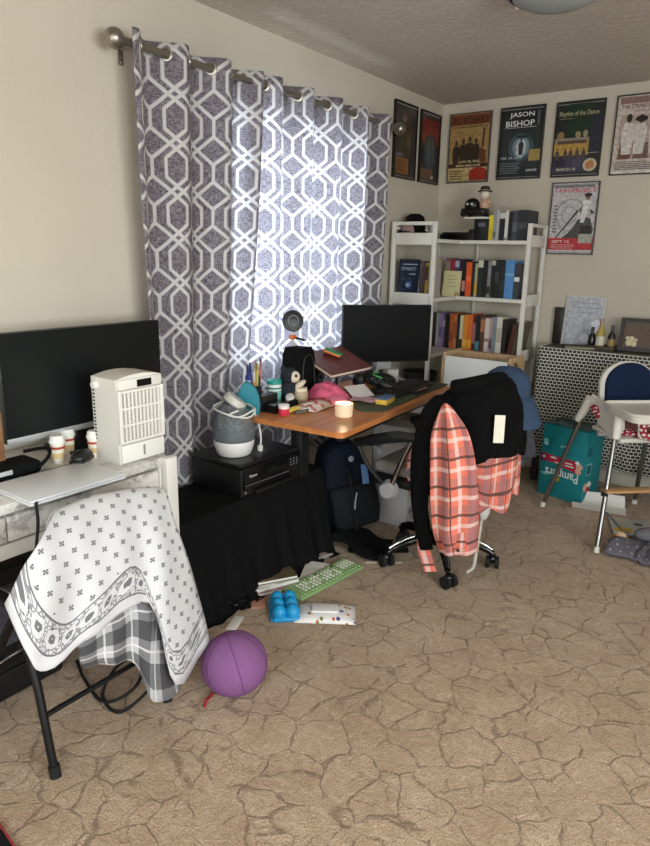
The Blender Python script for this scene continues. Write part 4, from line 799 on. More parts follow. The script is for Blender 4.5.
MB().lathe([(.046, .102), (.047, .107), (.032, .11), (.030, .128), (.02, .136), (0, .137)], (-.005, 0, 0), 22).build('hat', mat((32, 26, 26), .6), t); MB().lathe([(.0325, .11), (.0322, .116)], (-.005, 0, 0), 22).build('hat_band', mat((150, 120, 96), .6), t)
# lower-left bits seen through the bookcase
t = thing('storage_basket', 'dark basket on the lowest visible shelf beside the monitor', 'basket', (.19, 4.0, SHZ[3]+.0225)); MB().lathe([(.09, 0), (.115, .2), (.11, .2), (.086, .006)], n=28).build('body', mat((44, 42, 40), .8, bump=.4, bscale=90), t); MB().tube([(.112*math.cos(a), .112*math.sin(a), .2) for a in [2*PI*i/28 for i in range(28)]], .006, 6, closed=True, smooth=1).build('rim', mat((60, 56, 52), .8), t)

# ------------------------------------------------------------------ toy chest
WD = m_wood('birch', (176, 142, 104), (206, 174, 134), 2, .5)
t = thing('toy_chest', 'white panelled toy chest with birch ends and handle holes before the bookcase', 'chest', (.715, 3.80, 0))
def endp():
    P = rect(-.12, 0, .24, .88); return P
for s in (-1, 1):
    mb = MB(); x = .205*s; a, b = x-.009, x+.009
    mb.b2((a, -.12, 0), (b, .12, .80)).b2((a, -.12, .84), (b, .12, .875), .008).b2((a, -.12, .80), (b, -.05, .84)).b2((a, .05, .80), (b, .12, .84)); mb.build('end_panel', WD, t, smooth=0)
MB().b2((-.195, -.118, .10), (.195, -.102, .853), .002).build('front_panel', mat((226, 226, 224), .45), t, smooth=0); MB().b2((-.195, .102, .10), (.195, .118, .85)).build('back_panel', WD, t, smooth=0); MB().b2((-.195, -.1, .10), (.195, .1, .115)).build('bottom_panel', WD, t, smooth=0)
MB().b2((-.195, .06, .80), (.195, .1, .868), .003).build('back_rail', WD, t); MB().b2((-.19, -.095, .80), (.19, .055, .83), .01).build('black_interior', BLKF, t)  # black slab set below the rim as the chest's dark interior
t = thing('grey_garment', 'limp grey garment hanging from the right end of the toy chest', 'garment', (.985, 3.70, 0)); rows = []
for k in range(9):
    z = .80-.065*k; rows.append([(.0+.035*math.sin(j*.9+k*.35)*(.5+k*.1)+.01*k*(j-3)*.2, -.10+.033*j*(1+.05*k), z-.02*abs(math.sin(j*1.3))) for j in range(7)])
MB().grid(rows).build('folds', m_fabric('grey_jersey', (72, 74, 80), (100, 102, 108), 120), t, smooth=80, sub=1, thick=.012)
MB().tube([(-.03, .02, .77), (-.03, .0, .84), (-.028, -.02, .79)], .004, 6).build('hanging_loop', mat((80, 82, 88), .9), t)

# ------------------------------------------------------------------ console table with cloth and things on it
t = thing('console_table', 'dark topped console table under the black and white cloth by the back wall', 'table', (1.45, 4.36, 0))
MB().b2((-.53, -.135, .865), (.60, .14, .89), .004).build('tabletop', m_wood('grey_brown_board', (72, 64, 54), (98, 88, 74), 0, .6), t)
for x in (-.50, .57):
    for y in (-.11, .115): MB().b2((x-.018, y-.018, 0), (x+.018, y+.018, .865)).build('leg', BLK, t)
MB().b2((-.48, -.10, .30), (.55, .11, .32)).build('lower_shelf', BLK, t)
rows = []; uvs = []; N = 60
path = [(.912, 4.485), (.908, 4.30), (.905, 4.225), (.93, 4.218), (1.3, 4.214), (1.7, 4.212), (2.07, 4.214)]; Q = [V((*p, 0)) for p in path]; QL = [0]
for i in range(1, len(Q)): QL.append(QL[-1]+(Q[i]-Q[i-1]).length)
for k, z in enumerate((.892, .86, .7, .5, .35, .185)):
    r_ = []
    for j in range(N+1):
        s = QL[-1]*j/N; i = max(q for q in range(len(QL)-1) if QL[q] <= s+1e-9); p = Q[i].lerp(Q[i+1], (s-QL[i])/(QL[i+1]-QL[i])); dp = .892-z
        wv = .016*dp*math.sin(s*24)+.01*dp*math.sin(s*51+1); r_.append((p.x-(.008*dp if s < .3 else 0), p.y-wv-(.012*dp if s > .26 else 0), z+(.006*math.sin(s*18) if k == 5 else 0))); uvs.append((s, .892-z))
    rows.append(r_)
tag(MB().grid(rows, uvs=uvs).build('table_cover', m_weave(), smooth=80, thick=.003, toff=1), 'black and white basket weave cloth hung around the console table', 'cloth')
TT = .8905
t = thing('art_print', 'unframed grey and white printed sheet on a board leaning on the back wall', 'print', (1.095, 4.455, TT), rot=(R(-6), 0, R(-3)))
MB().b2((-.125, 0, 0), (.125, .008, .315)).build('board', mat((206, 204, 198), .6), t, smooth=0); MB().b2((-.118, -.0008, .006), (.118, -.0002, .309)).build('printed_sheet', mat((186, 188, 198), .5, noise=.3, nscale=45), t, smooth=0)
pa = MB(); f = FR((0, -.0012, 0), (1, 0, 0), (0, 0, 1)); pa.flat([(.05, .15), (.085, .175), (.11, .16), (.1, .12), (.115, .09), (.075, .085), (.06, .11)], 0, f); pa.flat(ell(.02, .05, .03, .03, 9), 0, f)
for i in range(8): pa.flat(rect(-.1+.02*i, .27-.03*(i % 3), .06, .003), .0002*(i+1), f, 1)
pa.keepn = 1; pa.build('pale_motif', [mat((226, 228, 240), .5), mat((120, 120, 132), .5)], t, smooth=0)
tag(MB().b2((-.03, 0, 0), (.03, .02, .235), .003).build('framed_picture', mat((36, 30, 28), .4), loc=(.938, 4.475, TT)), 'dark edge of a small frame standing behind the left of the grey print', 'frame')
t = thing('closed_book', 'thin olive and black book lying in front of the grey print', 'book', (1.13, 4.30, TT), R(22)); MB().b2((-.09, -.06, 0), (.09, .06, .004)).b2((-.09, -.06, .016), (.09, .06, .02)).b2((-.09, -.06, .004), (-.086, .06, .016)).build('cover', mat((54, 50, 36), .5), t, smooth=0); MB().b2((-.086, -.057, .004), (.088, .057, .016)).build('page_block', mat((150, 140, 110), .8), t, smooth=0)
t = thing('tray', 'low dark tray holding the bottles on the console table', 'tray', (1.255, 4.34, TT)); MB().b2((-.085, -.06, 0), (.085, .06, .008), .002).build('base', mat((44, 36, 28), .5), t)
for y in (-.058, .058): MB().b2((-.085, y-.003, .008), (.085, y+.003, .03), .001).build('rim', mat((60, 50, 36), .5), t)
for x in (-.083, .083): MB().b2((x-.003, -.055, .008), (x+.003, .055, .03), .001).build('rim', mat((60, 50, 36), .5), t)
def bottle(lab, x, y, r, h, c, cap, lc=None, nk=.4):
    t = thing('bottle', lab, 'bottle', (x, y, TT+.009)); MB().lathe([(r*.9, 0), (r, .004), (r, h*.55), (r*nk, h*.72), (r*nk, h*.8)], n=22).build('bottle_body', mat(c, .25), t); MB().lathe([(r*nk*1.15, h*.8), (r*nk*1.15, h*.98), (0, h)], n=16).build('cap', mat(cap, .4), t)
    if lc: MB().lathe([(r*1.01, h*.14), (r*1.01, h*.42)], n=22).build('label_band', mat(lc, .5), t)
bottle('yellow liquid bottle with pale label in the dark tray', 1.25, 4.315, .026, .185, (172, 150, 76), (170, 140, 120), (206, 204, 190))
bottle('dark brown bottle left of the yellow bottle', 1.195, 4.34, .022, .13, (34, 28, 24), (26, 26, 28))
bottle('dark bottle with pink collar right of the yellow bottle', 1.31, 4.34, .022, .15, (36, 34, 32), (60, 60, 84), (150, 120, 70)); 
t = thing('shadow_box', 'black shadow box frame with cream flowers at right on the console table', 'frame', (1.49, 4.42, TT), rot=(R(-7), 0, R(4))); w, h = .15, .20
MB().b2((-w, -.03, 0), (w, 0, .022)).b2((-w, -.03, h-.02), (w, 0, h)).b2((-w, -.03, .022), (-w+.02, 0, h-.02)).b2((w-.02, -.03, .022), (w, 0, h-.02)).build('frame', mat((24, 20, 20), .4), t, smooth=0); MB().b2((-w+.02, -.008, .022), (w-.02, -.002, h-.02)).build('backing', mat((104, 88, 78), .8), t, smooth=0)
fl = MB()
for cx, cz, r_ in ((-.095, .05, .02), (-.065, .045, .018), (-.08, .075, .018), (-.105, .08, .012), (-.055, .07, .011)): fl.sph((cx, -.018, cz), (r_, .012, r_), 12)
fl.build('cream_flowers', mat((222, 208, 176), .8), t, smooth=180); lt = MB(); f = FR((0, -.0084, 0), (1, 0, 0), (0, 0, 1))
for i in range(3): lt.flat(rect(.0, .13-.028*i, .1-.02*i, .004), 0, f)
lt.keepn = 1; lt.build('lettering', mat((60, 50, 46), .7), t, smooth=0)

# ------------------------------------------------------------------ teal carton, lettering upside down
t = thing('diaper_carton', 'teal cardboard carton standing upside down in front of the console table', 'carton', (1.195, 3.985, 0), R(-15)); TE = mat((18, 128, 136), .5, noise=.06, nscale=8)
w, d, h = .148, .19, .455; MB().b2((-w, 0, 0), (w, d, h-.002), .003).build('carton_body', TE, t)
cl = {'r': (186, 34, 62), 'p': (112, 32, 92), 'w': (228, 236, 236), 'y': (206, 176, 60), 's': (222, 176, 150), 't': (10, 96, 108), 'g': (120, 190, 190)}; ks = list(cl); mm = [mat(cl[k], .5) for k in ks]; I = {k: i for i, k in enumerate(ks)}
pr = MB(); f = FR((0, -.0005, 0), (1, 0, 0), (0, 0, 1)); pr.flat([(-w, .215), (-.07, .222), (.11, .185), (.125, .23), (.1, .262), (-.05, .262), (-w, .272)], 0, f, I['r']); pr.flat([(-w, .215), (-.11, .219), (-.11, .266), (-w, .272)], .0002, f, I['p'])
pr.flat(ell(-.125, .245, .009, .009), .0004, f, I['w']); pr.flat(ell(-.06, .245, .025, .012, 14, 0, PI), .0004, f, I['w']); pr.flat(ell(.115, .235, .022, .018), .0003, f, I['s']); pr.flat(ell(.11, .205, .02, .022), .0004, f, I['s']); pr.flat(ell(.1, .255, .014, .012), .0005, f, I['w'])
for i, (x, y, ww) in enumerate(((-.05, .222, .06), (.02, .235, .05), (.02, .218, .06))): pr.flat(rect(x, y, ww, .007), .0005, f, I['w'])
pr.flat(ell(.02, .33, .018, .016, 14, 0, PI), .0003, f, I['w']); pr.flat(rect(-.02, .325, .018, .016), .0003, f, I['g']); pr.flat(rect(-.135, .33, .03, .03), .0003, f, I['g']); pr.flat(rect(-.128, .322, .022, .01), .0005, f, I['w']); pr.flat([(-.145, .142), (-.085, .155), (-.082, .14), (-.10, .128)], .0003, f, I['g']); pr.flat(rect(-w, .30, 2*w, .002), .0002, f, I['t'])
fu = FR((.105, -.0011, .225), (-1, 0, 0), (0, 0, -1)); pr.text('Pampers', fu, -.01, .026, .222, .074, 0, I['w']); pr.flat([(-.03, .118), (-.02, .105), (-.008, .112), (-.006, .132), (-.02, .138)], .0003, f, I['y'])
pr.keepn = 1; pr.build('front_printing', mm, t, smooth=0); pr = MB(); f = FR((w+.0006, 0, 0), (0, 1, 0), (0, 0, 1)); pr.flat(rect(.02, .18, .06, .075), 0, f, I['g']); pr.flat(rect(.026, .188, .048, .058), .0003, f, I['t']); pr.flat(rect(.02, .30, .05, .06), 0, f, I['t']); pr.flat(ell(.03, .11, .022, .025), 0, f, I['s']); pr.flat(ell(.07, .12, .025, .02), .0002, f, I['w']); pr.flat(ell(.06, .09, .02, .02), .0003, f, I['r'])
pr.keepn = 1; pr.build('side_printing', mm, t, smooth=0); pr = MB(); f = FR((0, 0, h-.0015), (1, 0, 0), (0, 1, 0)); pr.flat([(-.05, .03), (.12, .03), (.13, .08), (-.03, .08)], 0, f, I['r']); pr.flat(rect(-.06, .1, .18, .03), .0002, f, I['s']); pr.flat(rect(-.02, .045, .1, .006), .0003, f, I['w']); pr.keepn = 1; pr.build('top_printing', mm, t, smooth=0)
MB().b2((-w+.01, .02, h), (w-.01, d-.01, h+.012), .004).build('clear_top_wrap', m_glass('clear_wrap', (180, 200, 200), .25, .15), t)
# ------------------------------------------------------------------ high chair
HC = mat((228, 224, 214), .38)
t = thing('high_chair', 'white plastic high chair with tray, steel legs and navy cushion', 'high chair', (1.588, 3.768, 0), math.atan2(.676, .736))
# local frame: x = lateral (image right), y = backwards, -y = forwards
def outline(w, z0, z1, n=20): return [(-w, z0), (w, z0)]+[(w*math.cos(a), z1-.13+.13*math.sin(a)) for a in [PI*i/n for i in range(n+1)]]
SX = .03
Mb = Matrix.Translation((SX+.035, .13, .485)) @ Euler((R(90-10), 0, 0)).to_matrix().to_4x4()
sh = MB(); sh.prism(outline(.165, 0, .415), .022, Mb @ Matrix.Translation((0, 0, -.02)))
sh.box((SX, .01, .53), (.33, .30, .026), bev=.012)
for s in (-1, 1):
    pf = [(.15, .64), (.17, .70), (.165, .715), (.10, .70), (-.02, .685), (-.15, .685), (-.16, .60), (-.12, .552), (-.05, .545), (.03, .565), (.10, .60)]
    sh.prism(pf, .016, Matrix.Translation((.172*s-.008+SX, 0, 0)) @ Matrix(((0, 0, 1, 0), (1, 0, 0, 0), (0, 1, 0, 0), (0, 0, 0, 1))))
    for y in (-.14, .16): sh.cyl((.185*s+SX, y, .69), (.215*s+SX*.8, y*1.32, .555), .03, .02, 18)
sh.tube([(-.06, -.165, .66), (-.06, -.18, .60), (-.05, -.175, .565), (0, -.172, .56), (.05, -.175, .565), (.06, -.18, .60), (.06, -.165, .66)], .012, 8)
sh.build('seat_shell', HC, t, smooth=50)
tr = MB(); pl = lambda a, b, r: ell(a-r, b-r, r, r, 6, 0, PI/2)+ell(-a+r, b-r, r, r, 6, PI/2, PI)+ell(-a+r, -b+r, r, r, 6, PI, 1.5*PI)+ell(a-r, -b+r, r, r, 6, 1.5*PI, 2*PI)
tr.prism(pl(.215, .155, .05), .012, Matrix.Translation((SX, -.175, .69))); P_ = [(x+SX, y-.175) for x, y in pl(.222, .162, .055)]
lo, hi = [(x, y, .672) for x, y in P_], [(x*1.03, (y+.175)*1.04-.175, .716) for x, y in P_]; n = len(P_)
inn = [(x*.965, (y+.175)*.955-.175, .703) for x, y in P_]; tr.raw(lo+hi+inn, [(i, (i+1) % n, n+(i+1) % n, n+i) for i in range(n)]+[(n+i, n+(i+1) % n, 2*n+(i+1) % n, 2*n+i) for i in range(n)])
tr.tube([(x*.998, (y+.175)*.998-.175, .712) for x, y in [(p[0]*1.02, (p[1]+.175)*1.02-.175) for p in P_]], .007, 8, closed=True, smooth=1)
tr.build('tray', HC, t, smooth=40)
for sx, sy, pt in ((-1, -1, 0), (1, -1, 0), (-1, 1, 0), (1, 1, 0)):
    a = V((.20*sx+SX, .165*sy+(.02 if sy < 0 else .02), .62)); b = V((.292*sx, .315*sy, .012)); lg = MB().cyl(a, b, .0125, n=18).build('leg', STEEL, t, smooth=60)
    MB().cyl((.293*sx, .316*sy, 0), (.290*sx, .313*sy, .03), .016, .0145, 16).build('foot_cap', HC, lg)
fr_ = MB(); z = .295; xa = .252; fr_.b2((-xa, -.275, z), (xa, -.215, z+.014), .004); fr_.build('footrest', m_wood('bamboo', (176, 128, 82), (204, 158, 108), 0, .5), t)
for s in (-1, 1): MB().cyl((.249*s, -.245, z-.02), (.2475*s, -.243, z-.004), .016).build('clip', RUB, t)
cu = MB(); cu.prism(outline(.140, .02, .405), .03, Mb @ Matrix.Translation((0, 0, .003))); cu.build('cushion_cover', m_fabric('navy_jersey', (24, 36, 62), (34, 48, 78), 200), t, smooth=50)
RW = m_dots('red_white_dots', (160, 34, 48), (232, 222, 214), .022, .3)
cc = MB(); cc.sph((0, -.02, .565), (.15, .13, .03), 22); rows = [[(.16*math.cos(a), .122-.02*math.sin(a), .60+.03*math.sin(a)+q) for a in [PI+PI*i/10 for i in range(11)]] for q in (0, .05)]
cc.tube([(-.155, .115, .66), (-.14, .08, .62), (-.08, .07, .60), (0, .065, .595), (.08, .07, .60), (.14, .08, .62), (.155, .115, .66)], .026, 10); o = cc.build('seat_cushion', RW, t, smooth=180)
for l in o.data.polygons: pass
uv = o.data.uv_layers[0].data
for lp in o.data.loops: c = o.data.vertices[lp.vertex_index].co; uv[lp.index].uv = (c.x+c.y*.5, c.z+c.y*.7)
hp = MB().tube([(-.05, -.185, .60), (-.035, -.20, .575), (0, -.205, .565), (.015, -.20, .60), (-.01, -.19, .635), (-.045, -.186, .63)], .02, 8, closed=True).build('harness_pad', RW, t, smooth=180)
uv = hp.data.uv_layers[0].data
for lp in hp.data.loops: c = hp.data.vertices[lp.vertex_index].co; uv[lp.index].uv = (c.x, c.z)

# ------------------------------------------------------------------ things on the floor at right
t = thing('instruction_leaflet', 'white printed leaflet unfolded on the carpet in front of the teal carton', 'leaflet', (1.44, 3.90, .004), R(8))
MB().grid([[(-.13, -.07, .06), (0, -.075, .065), (.16, -.06, .07)], [(-.13, 0, .002), (.0, 0, .003), (.16, .01, .002)], [(-.12, .07, .004), (0, .08, .004), (.15, .09, .003)], [(-.14, .12, .07), (0, .12, .08), (.14, .14, .075)]][::-1]).build('sheet', PAPER, t, smooth=0, sub=0, thick=.0012)
lt = MB(); f = FR((-.06, .124, .072), (1, 0, 0), (0, -.05, .06)); 
t2 = thing('picture_book', 'open grey and yellow picture book on the carpet beyond the spotted blanket', 'book', (1.70, 3.78, .002), R(20)); MB().b2((-.15, -.12, 0), (.15, .12, .006), .002).build('cover', mat((150, 150, 146), .5), t2); MB().b2((-.146, -.116, .0062), (.146, .116, .012), .001).build('page_block', mat((190, 190, 184), .6), t2)
pb = MB(); f = FR((-.15, -.12, .0124), (1, 0, 0), (0, 1, 0)); pb.flat([(.02, .03), (.09, .02), (.11, .08), (.05, .1), (.01, .07)], 0, f); pb.flat(ell(.15, .16, .025, .02), 0, f, 1); pb.keepn = 1; pb.build('printing', [mat((226, 176, 44), .5), mat((90, 92, 92), .5)], t2, smooth=0)
tag(MB().tube([(1.50, 3.90, .012), (1.56, 3.80, .014), (1.63, 3.68, .012), (1.67, 3.66, .012)], .007, 8).build('toy_stick', GREYP), 'thin grey stick lying between the leaflet and the orange toy', 'stick')
t = thing('rattle_toy', 'small orange and cream round toy at the edge of the spotted blanket', 'toy', (1.655, 3.52, .035)); MB().sph((0, 0, 0), .033, 18).build('cream_shell', mat((222, 186, 150), .5), t, smooth=180); MB().sph((-.006, -.008, -.006), (.031, .031, .028), 18).build('orange_shell', mat((222, 100, 50), .5), t, smooth=180)
bl = []
for i in range(9):
    a = i/8; bl.append([(1.63+.40*b+.05*a-.02*math.sin(a*5)+.02*math.sin(b*9), 3.30+.26*a+.07*b*a+.02*math.sin(b*6), .012+.035*math.sin(PI*min(1, a*1.1))*(.6+.4*math.sin(b*11+a*3))+.02*math.sin(b*17+1)**2) for b in [j/12 for j in range(13)]])
tag(gridmesh(bl, 2).build('spotted_blanket', m_dots('grey_spotted_knit', (108, 104, 114), (222, 220, 222), .05, .09), smooth=80, thick=.018), 'crumpled grey knitted blanket with white spots at the right on the carpet', 'blanket')
t = thing('grey_shoe', 'grey soft slipper lying on the spotted blanket', 'slipper', (1.80, 3.60, .06), R(30)); MB().sph((0, 0, .0), (.10, .045, .04), 18).build('upper', m_fabric('grey_felt', (104, 100, 108), (128, 124, 132)), t, smooth=180); MB().sph((.03, 0, .026), (.05, .03, .02), 14).build('lining', mat((206, 204, 204), .9), t, smooth=180)

# ------------------------------------------------------------------ things on the floor in the middle
t = thing('keyboard', 'green wireless keyboard with pale round keys on the carpet', 'keyboard', (.672, 2.245, 0), R(-6))
MB().b2((-.058, -.215, .002), (.062, .215, .02), .008).build('case', mat((138, 170, 112), .5), t); ka = MB()
for i in range(6):
    for j in range(18):
        if i == 0 and j in (3, 8, 13): continue
        pale = (j > 1 and j < 13 and i in (1, 2, 3, 4) and (i*5+j*3) % 7 < 6) or (j > 13 and i in (1, 2, 3)); ka.cyl((-.045+i*.018, -.195+j*.0228, .019), (-.045+i*.018, -.195+j*.0228, .0262), .0082, .0068, 10, 0 if pale else 1)
ka.build('keycaps', [mat((226, 228, 206), .5), mat((150, 182, 124), .5)], t); MB().b2((-.055, .15, .0202), (-.048, .19, .021)).build('white_label', WPL, t)
t = thing('ice_mould', 'bright blue six cup silicone egg mould on the carpet before the green keyboard', 'mould', (.70, 1.925, 0), R(135)); BL = mat((30, 156, 214), .4)
mb = MB(); mb.b2((-.085, -.055, 0), (.085, .055, .02), .008)
for i in range(3):
    for j in range(2): mb.sph((-.055+.055*i, -.027+.054*j, .028), (.031, .030, .038), 18)
mb.build('mould_body', BL, t, smooth=70); MB().b2((-.075, .05, .0), (.075, .064, .014), .006).build('side_lip', BL, t)
t = thing('wipes_packet', 'white flower printed wipes packet lying beside the blue mould', 'packet', (.845, 2.01, 0), R(34)); rows = []
for i in range(9):
    a = i/8*2-1; rows.append([(b*.125, a*.075, .003+.024*(1-a**4)*(1-b**4)) for b in [j/10*2-1 for j in range(11)]])
def pm():
    T_ = T('floral_film', .3); x, y, z = T_.uv('Object'); vv = T_.vec(x, y, 0.); d = T_.vor(34, vv, 'F1'); h_ = T_.noise(22, vv, 1); h2 = T_.noise(31, T_.vec(x+3, y), 1)
    c = T_.mix(d.lt(.27)*h2.gt(.42), lin((236, 232, 228)), lin((214, 104, 52))); c = T_.mix(d.lt(.29)*h_.gt(.54), c, lin((66, 74, 140))); c = T_.mix(d.lt(.22)*h_.lt(.42), c, lin((96, 140, 84))); c = T_.mix((y.ab().lt(.036)*(x-.0).ab().lt(.055)), c, lin((236, 233, 230))); T_.col(c); return T_.m
MB().grid(rows).build('film', pm(), t, smooth=80, thick=.002); MB().b2((-.055, -.032, .026), (.055, .032, .034), .01, seg=3).build('flip_lid', mat((238, 236, 232), .35), t)
def magazine(lab, x, y, z, rz, c, s=1):
    t = thing('magazine', lab, 'magazine', (x, y, z), rz, 'magazines under the drape'); MB().b2((-.1*s, -.13*s, 0), (.1*s, .13*s, .003)).b2((-.1*s, -.13*s, .013), (.1*s, .13*s, .0155)).b2((-.1*s, -.13*s, .003), (-.098*s, .13*s, .013)).build('cover', mat(c, .35, noise=.35, nscale=18), t, smooth=0); MB().b2((-.097*s, -.128*s, .0032), (.098*s, .128*s, .0128)).build('page_block', PAPER, t, smooth=0)
magazine('lowest glossy magazine sticking out from the black drape', .475, 2.04, .003, R(-28), (176, 140, 140)); magazine('white edged magazine in the middle of the pile by the black drape', .47, 2.055, .02, R(-22), (226, 222, 216)); magazine('top olive brown magazine of the pile by the black drape', .455, 2.07, .037, R(-30), (112, 98, 72))
t = thing('photo_print', 'small white edged photo print half under the black drape', 'photo', (.60, 2.27, .003), R(25)); MB().box((0, 0, .012), (.11, .16, .002), rot=(.08, 0.05, 0)).build('sheet', mat((214, 206, 198), .5, noise=.2, nscale=20), t, smooth=0)
t = thing('hair_clip', 'silver and white clip lying under the edge of the black drape', 'clip', (.545, 2.42, .0), R(30)); MB().tube([(-.03, -.02, .01), (0, -.03, .03), (.035, -.01, .035), (.03, .03, .012), (-.02, .03, .008)], .006, 6).build('jaw', mat((190, 186, 186), .3, .4), t); MB().sph((0, 0, .02), (.028, .022, .016), 12).build('body', mat((150, 136, 124), .5), t)
t = thing('sunglasses', 'black sunglasses folded on the carpet left of the magazines', 'sunglasses', (.545, 1.80, .0), R(60)); 
for s in (-1, 1): MB().tube([(.032*s+.026*math.cos(a), .0, .028+.021*math.sin(a)) for a in [2*PI*i/18 for i in range(18)]], .004, 6, closed=True, smooth=1).build('rim', BLKG, t); MB().tube([(.06*s, 0, .036), (.062*s, .06, .034), (.05*s, .11, .012)], .0035, 6).build('temple', BLKG, t)
MB().cyl((-.007, 0, .034), (.007, 0, .034), .0035).build('bridge', BLKG, t)
tag(MB().b2((-.03, -.04, .0), (.03, .04, .006), .002).build('sticker_card', mat((206, 150, 130), .6), loc=(.575, 1.905, .002), rot=(0, 0, .7)), 'small pinkish card on the carpet between sunglasses and magazines', 'card')
tag(MB().b2((-.02, -.05, 0), (.02, .05, .004), .001).build('paper_scrap', PAPER, loc=(.60, 1.735, .001), rot=(0, 0, .4)), 'scrap of white paper at the foot of the black drape by the ball', 'paper')
heap = []
for i in range(10):
    a = i/9; heap.append([(.50+.30*a*(1-.35*b)+.02*math.sin(b*8), 2.50+.22*b+.06*a+.02*math.sin(a*7), .012+.075*max(0, (1-a)**1.3)*(.6+.5*math.sin(b*9+a*4)**2)) for b in [j/11 for j in range(12)]])
tag(gridmesh(heap, 2).build('fabric_heap', BLKF, smooth=80, thick=.014), 'heap of black fabric on the carpet at the foot of the backpack', 'fabric')
tag(MB().box((0, 0, .012), (.05, .30, .018), bev=.007).build('black_strap', BLKF, loc=(.71, 2.655, 0), rot=(0, 0, R(-52))), 'flat black strap stretching from the fabric heap toward the chair caster', 'strap')
tag(MB().b2((-.012, -.09, 0), (.012, .09, .004), .001).build('paper_strip', mat((196, 182, 160), .7), loc=(.79, 2.57, .001), rot=(0, 0, R(-52))), 'pale narrow paper strip beside the black strap', 'paper')

# ------------------------------------------------------------------ backpack
t = thing('backpack', 'navy and black backpack leaning under the wooden desk', 'backpack', (.485, 2.77, .03), rot=(R(11), R(-8), R(-38))); NV = m_fabric('navy_nylon', (13, 18, 30), (22, 29, 44), 150, .7)
prof = [(-.13, 0), (.14, 0), (.16, .08), (.155, .22), (.135, .36), (.10, .45), (.04, .495), (-.04, .495), (-.10, .45), (-.135, .36), (-.155, .22), (-.15, .08)]
mb = MB(); rows = []
for k, (off, sc) in enumerate(((-.09, .80), (-.08, .96), (-.03, 1.0), (.04, 1.0), (.085, .93), (.10, .78), (.105, .3))):
    rows.append([(off+.01*math.sin(i*2), p[0]*sc, .005+.245+(p[1]-.245)*sc if sc < 1 else .005+p[1]) for i, p in enumerate(prof+[prof[0]])])
mb.grid(rows); mb.raw([tuple(p) for p in rows[0][:-1]], [tuple(range(len(prof)))]); mb.raw([tuple(p) for p in rows[-1][:-1]], [tuple(range(len(prof)))]); bmesh.ops.remove_doubles(mb.bm, verts=mb.bm.verts, dist=1e-5)
mb.build('main_body', NV, t, smooth=80, sub=2)
mb = MB(); mb.box((.09, 0, .15), (.07, .25, .24), bev=.03, seg=3); mb.build('front_pocket', m_fabric('black_nylon', (20, 21, 24), (30, 32, 36), 150, .7), t, smooth=70)
MB().tube([(.125, -.02, .03), (.132, -.02, .14), (.128, .0, .27), (.11, .0, .36)], .009, 6).build('zip_strap', BLK, t); MB().tube([(-.05, -.05, .49), (-.04, -.04, .545), (-.04, .04, .545), (-.05, .05, .49)], .009, 6).build('haul_loop', BLK, t)
MB().box((.117, .085, .30), (.004, .035, .10), rot=(R(-8), R(-8), 0), bev=.001).build('blue_tag', mat((96, 138, 190), .6), t); MB().sph((.117, .03, .395), (.008, .016, .016), 10).build('badge', mat((150, 154, 160), .5), t)
for s in (-1, 1): MB().tube([(-.085, .07*s, .45), (-.125, .08*s, .33), (-.12, .09*s, .15), (-.085, .10*s, .06)], .016, 6).build('shoulder_strap', BLK, t)
MB().tube([(.13, .02, .22), (.138, .0, .18), (.136, -.01, .14)], .004, 6).build('zip_pull', mat((170, 172, 176), .4), t)
t = thing('printed_carton', 'white carton with grey scribbled print standing under the far end of the desk', 'carton', (.56, 3.07, 0), R(4)); MB().b2((-.11, -.08, 0), (.11, .08, .56), .004).build('carton_body', mat((186, 182, 180), .7), t)
pr = MB()
for i in range(26):
    a = random.random(); b = random.random(); r_ = .012+.012*random.random(); f = FR((.1106, -.08, .02), (0, 1, 0), (0, 0, 1)) if i % 2 else FR((-.1, -.0806, .02), (1, 0, 0), (0, 0, 1))
    P1 = ell(.02+(.12 if i % 2 else .16)*a, .03+.48*b, r_, r_, 12); pr.flat(P1, .0002*(i+1), f, i % 3)
pr.keepn = 1; pr.build('printing', [mat((150, 148, 152), .7), mat((206, 203, 200), .7), mat((120, 118, 124), .7)], t, smooth=0)

# ------------------------------------------------------------------ office chair
t = thing('office_chair', 'black office chair with chrome trimmed star base, draped in clothes', 'chair', (.985, 2.75, 0))
for k in range(5):
    a = R(-54+72*k); c, s = math.cos(a), math.sin(a)
    lg = MB().tube([(.03*c, .03*s, .115), (.12*c, .12*s, .125), (.22*c, .22*s, .10), (.262*c, .262*s, .078)], [.024, .022, .018, .015], 10).build('base_leg', BLKG, t, smooth=60)
    MB().tube([(.13*c, .13*s, .143), (.20*c, .20*s, .126), (.258*c, .258*s, .098)], [.011, .011, .009], 8).build('chrome_cap', CHROME, lg, smooth=60)
    w_ = a+R(35+60*k); dx, dy = math.cos(w_), math.sin(w_); px, py = .262*c+.012*dx, .262*s+.012*dy
    cs = MB().sph((px, py, .048), (.022, .026, .024), 12).cyl((.262*c, .262*s, .05), (.262*c, .262*s, .085), .007).build('caster', BLKG, t, smooth=60); nx_, ny_ = -dy, dx
    for q in (-1, 1): MB().cyl((px+nx_*.012*q, py+ny_*.012*q, .03), (px+nx_*.03*q, py+ny_*.03*q, .03), .03, n=20).build('wheel', RUB, cs)
MB().cyl((0, 0, .09), (0, 0, .17), .034, .028).build('hub', BLKG, t); MB().cyl((0, 0, .16), (0, 0, .26), .026).build('lift_cover', BLK, t); MB().cyl((0, 0, .26), (0, 0, .40), .014).build('gas_lift', CHROME, t)
MB().b2((-.14, -.10, .385), (.14, .10, .41), .01).build('mechanism', BLK, t); MB().tube([(0, -.09, .395), (.0, -.2, .39), (-.02, -.26, .385)], .006, 6).build('lever', BLK, t)
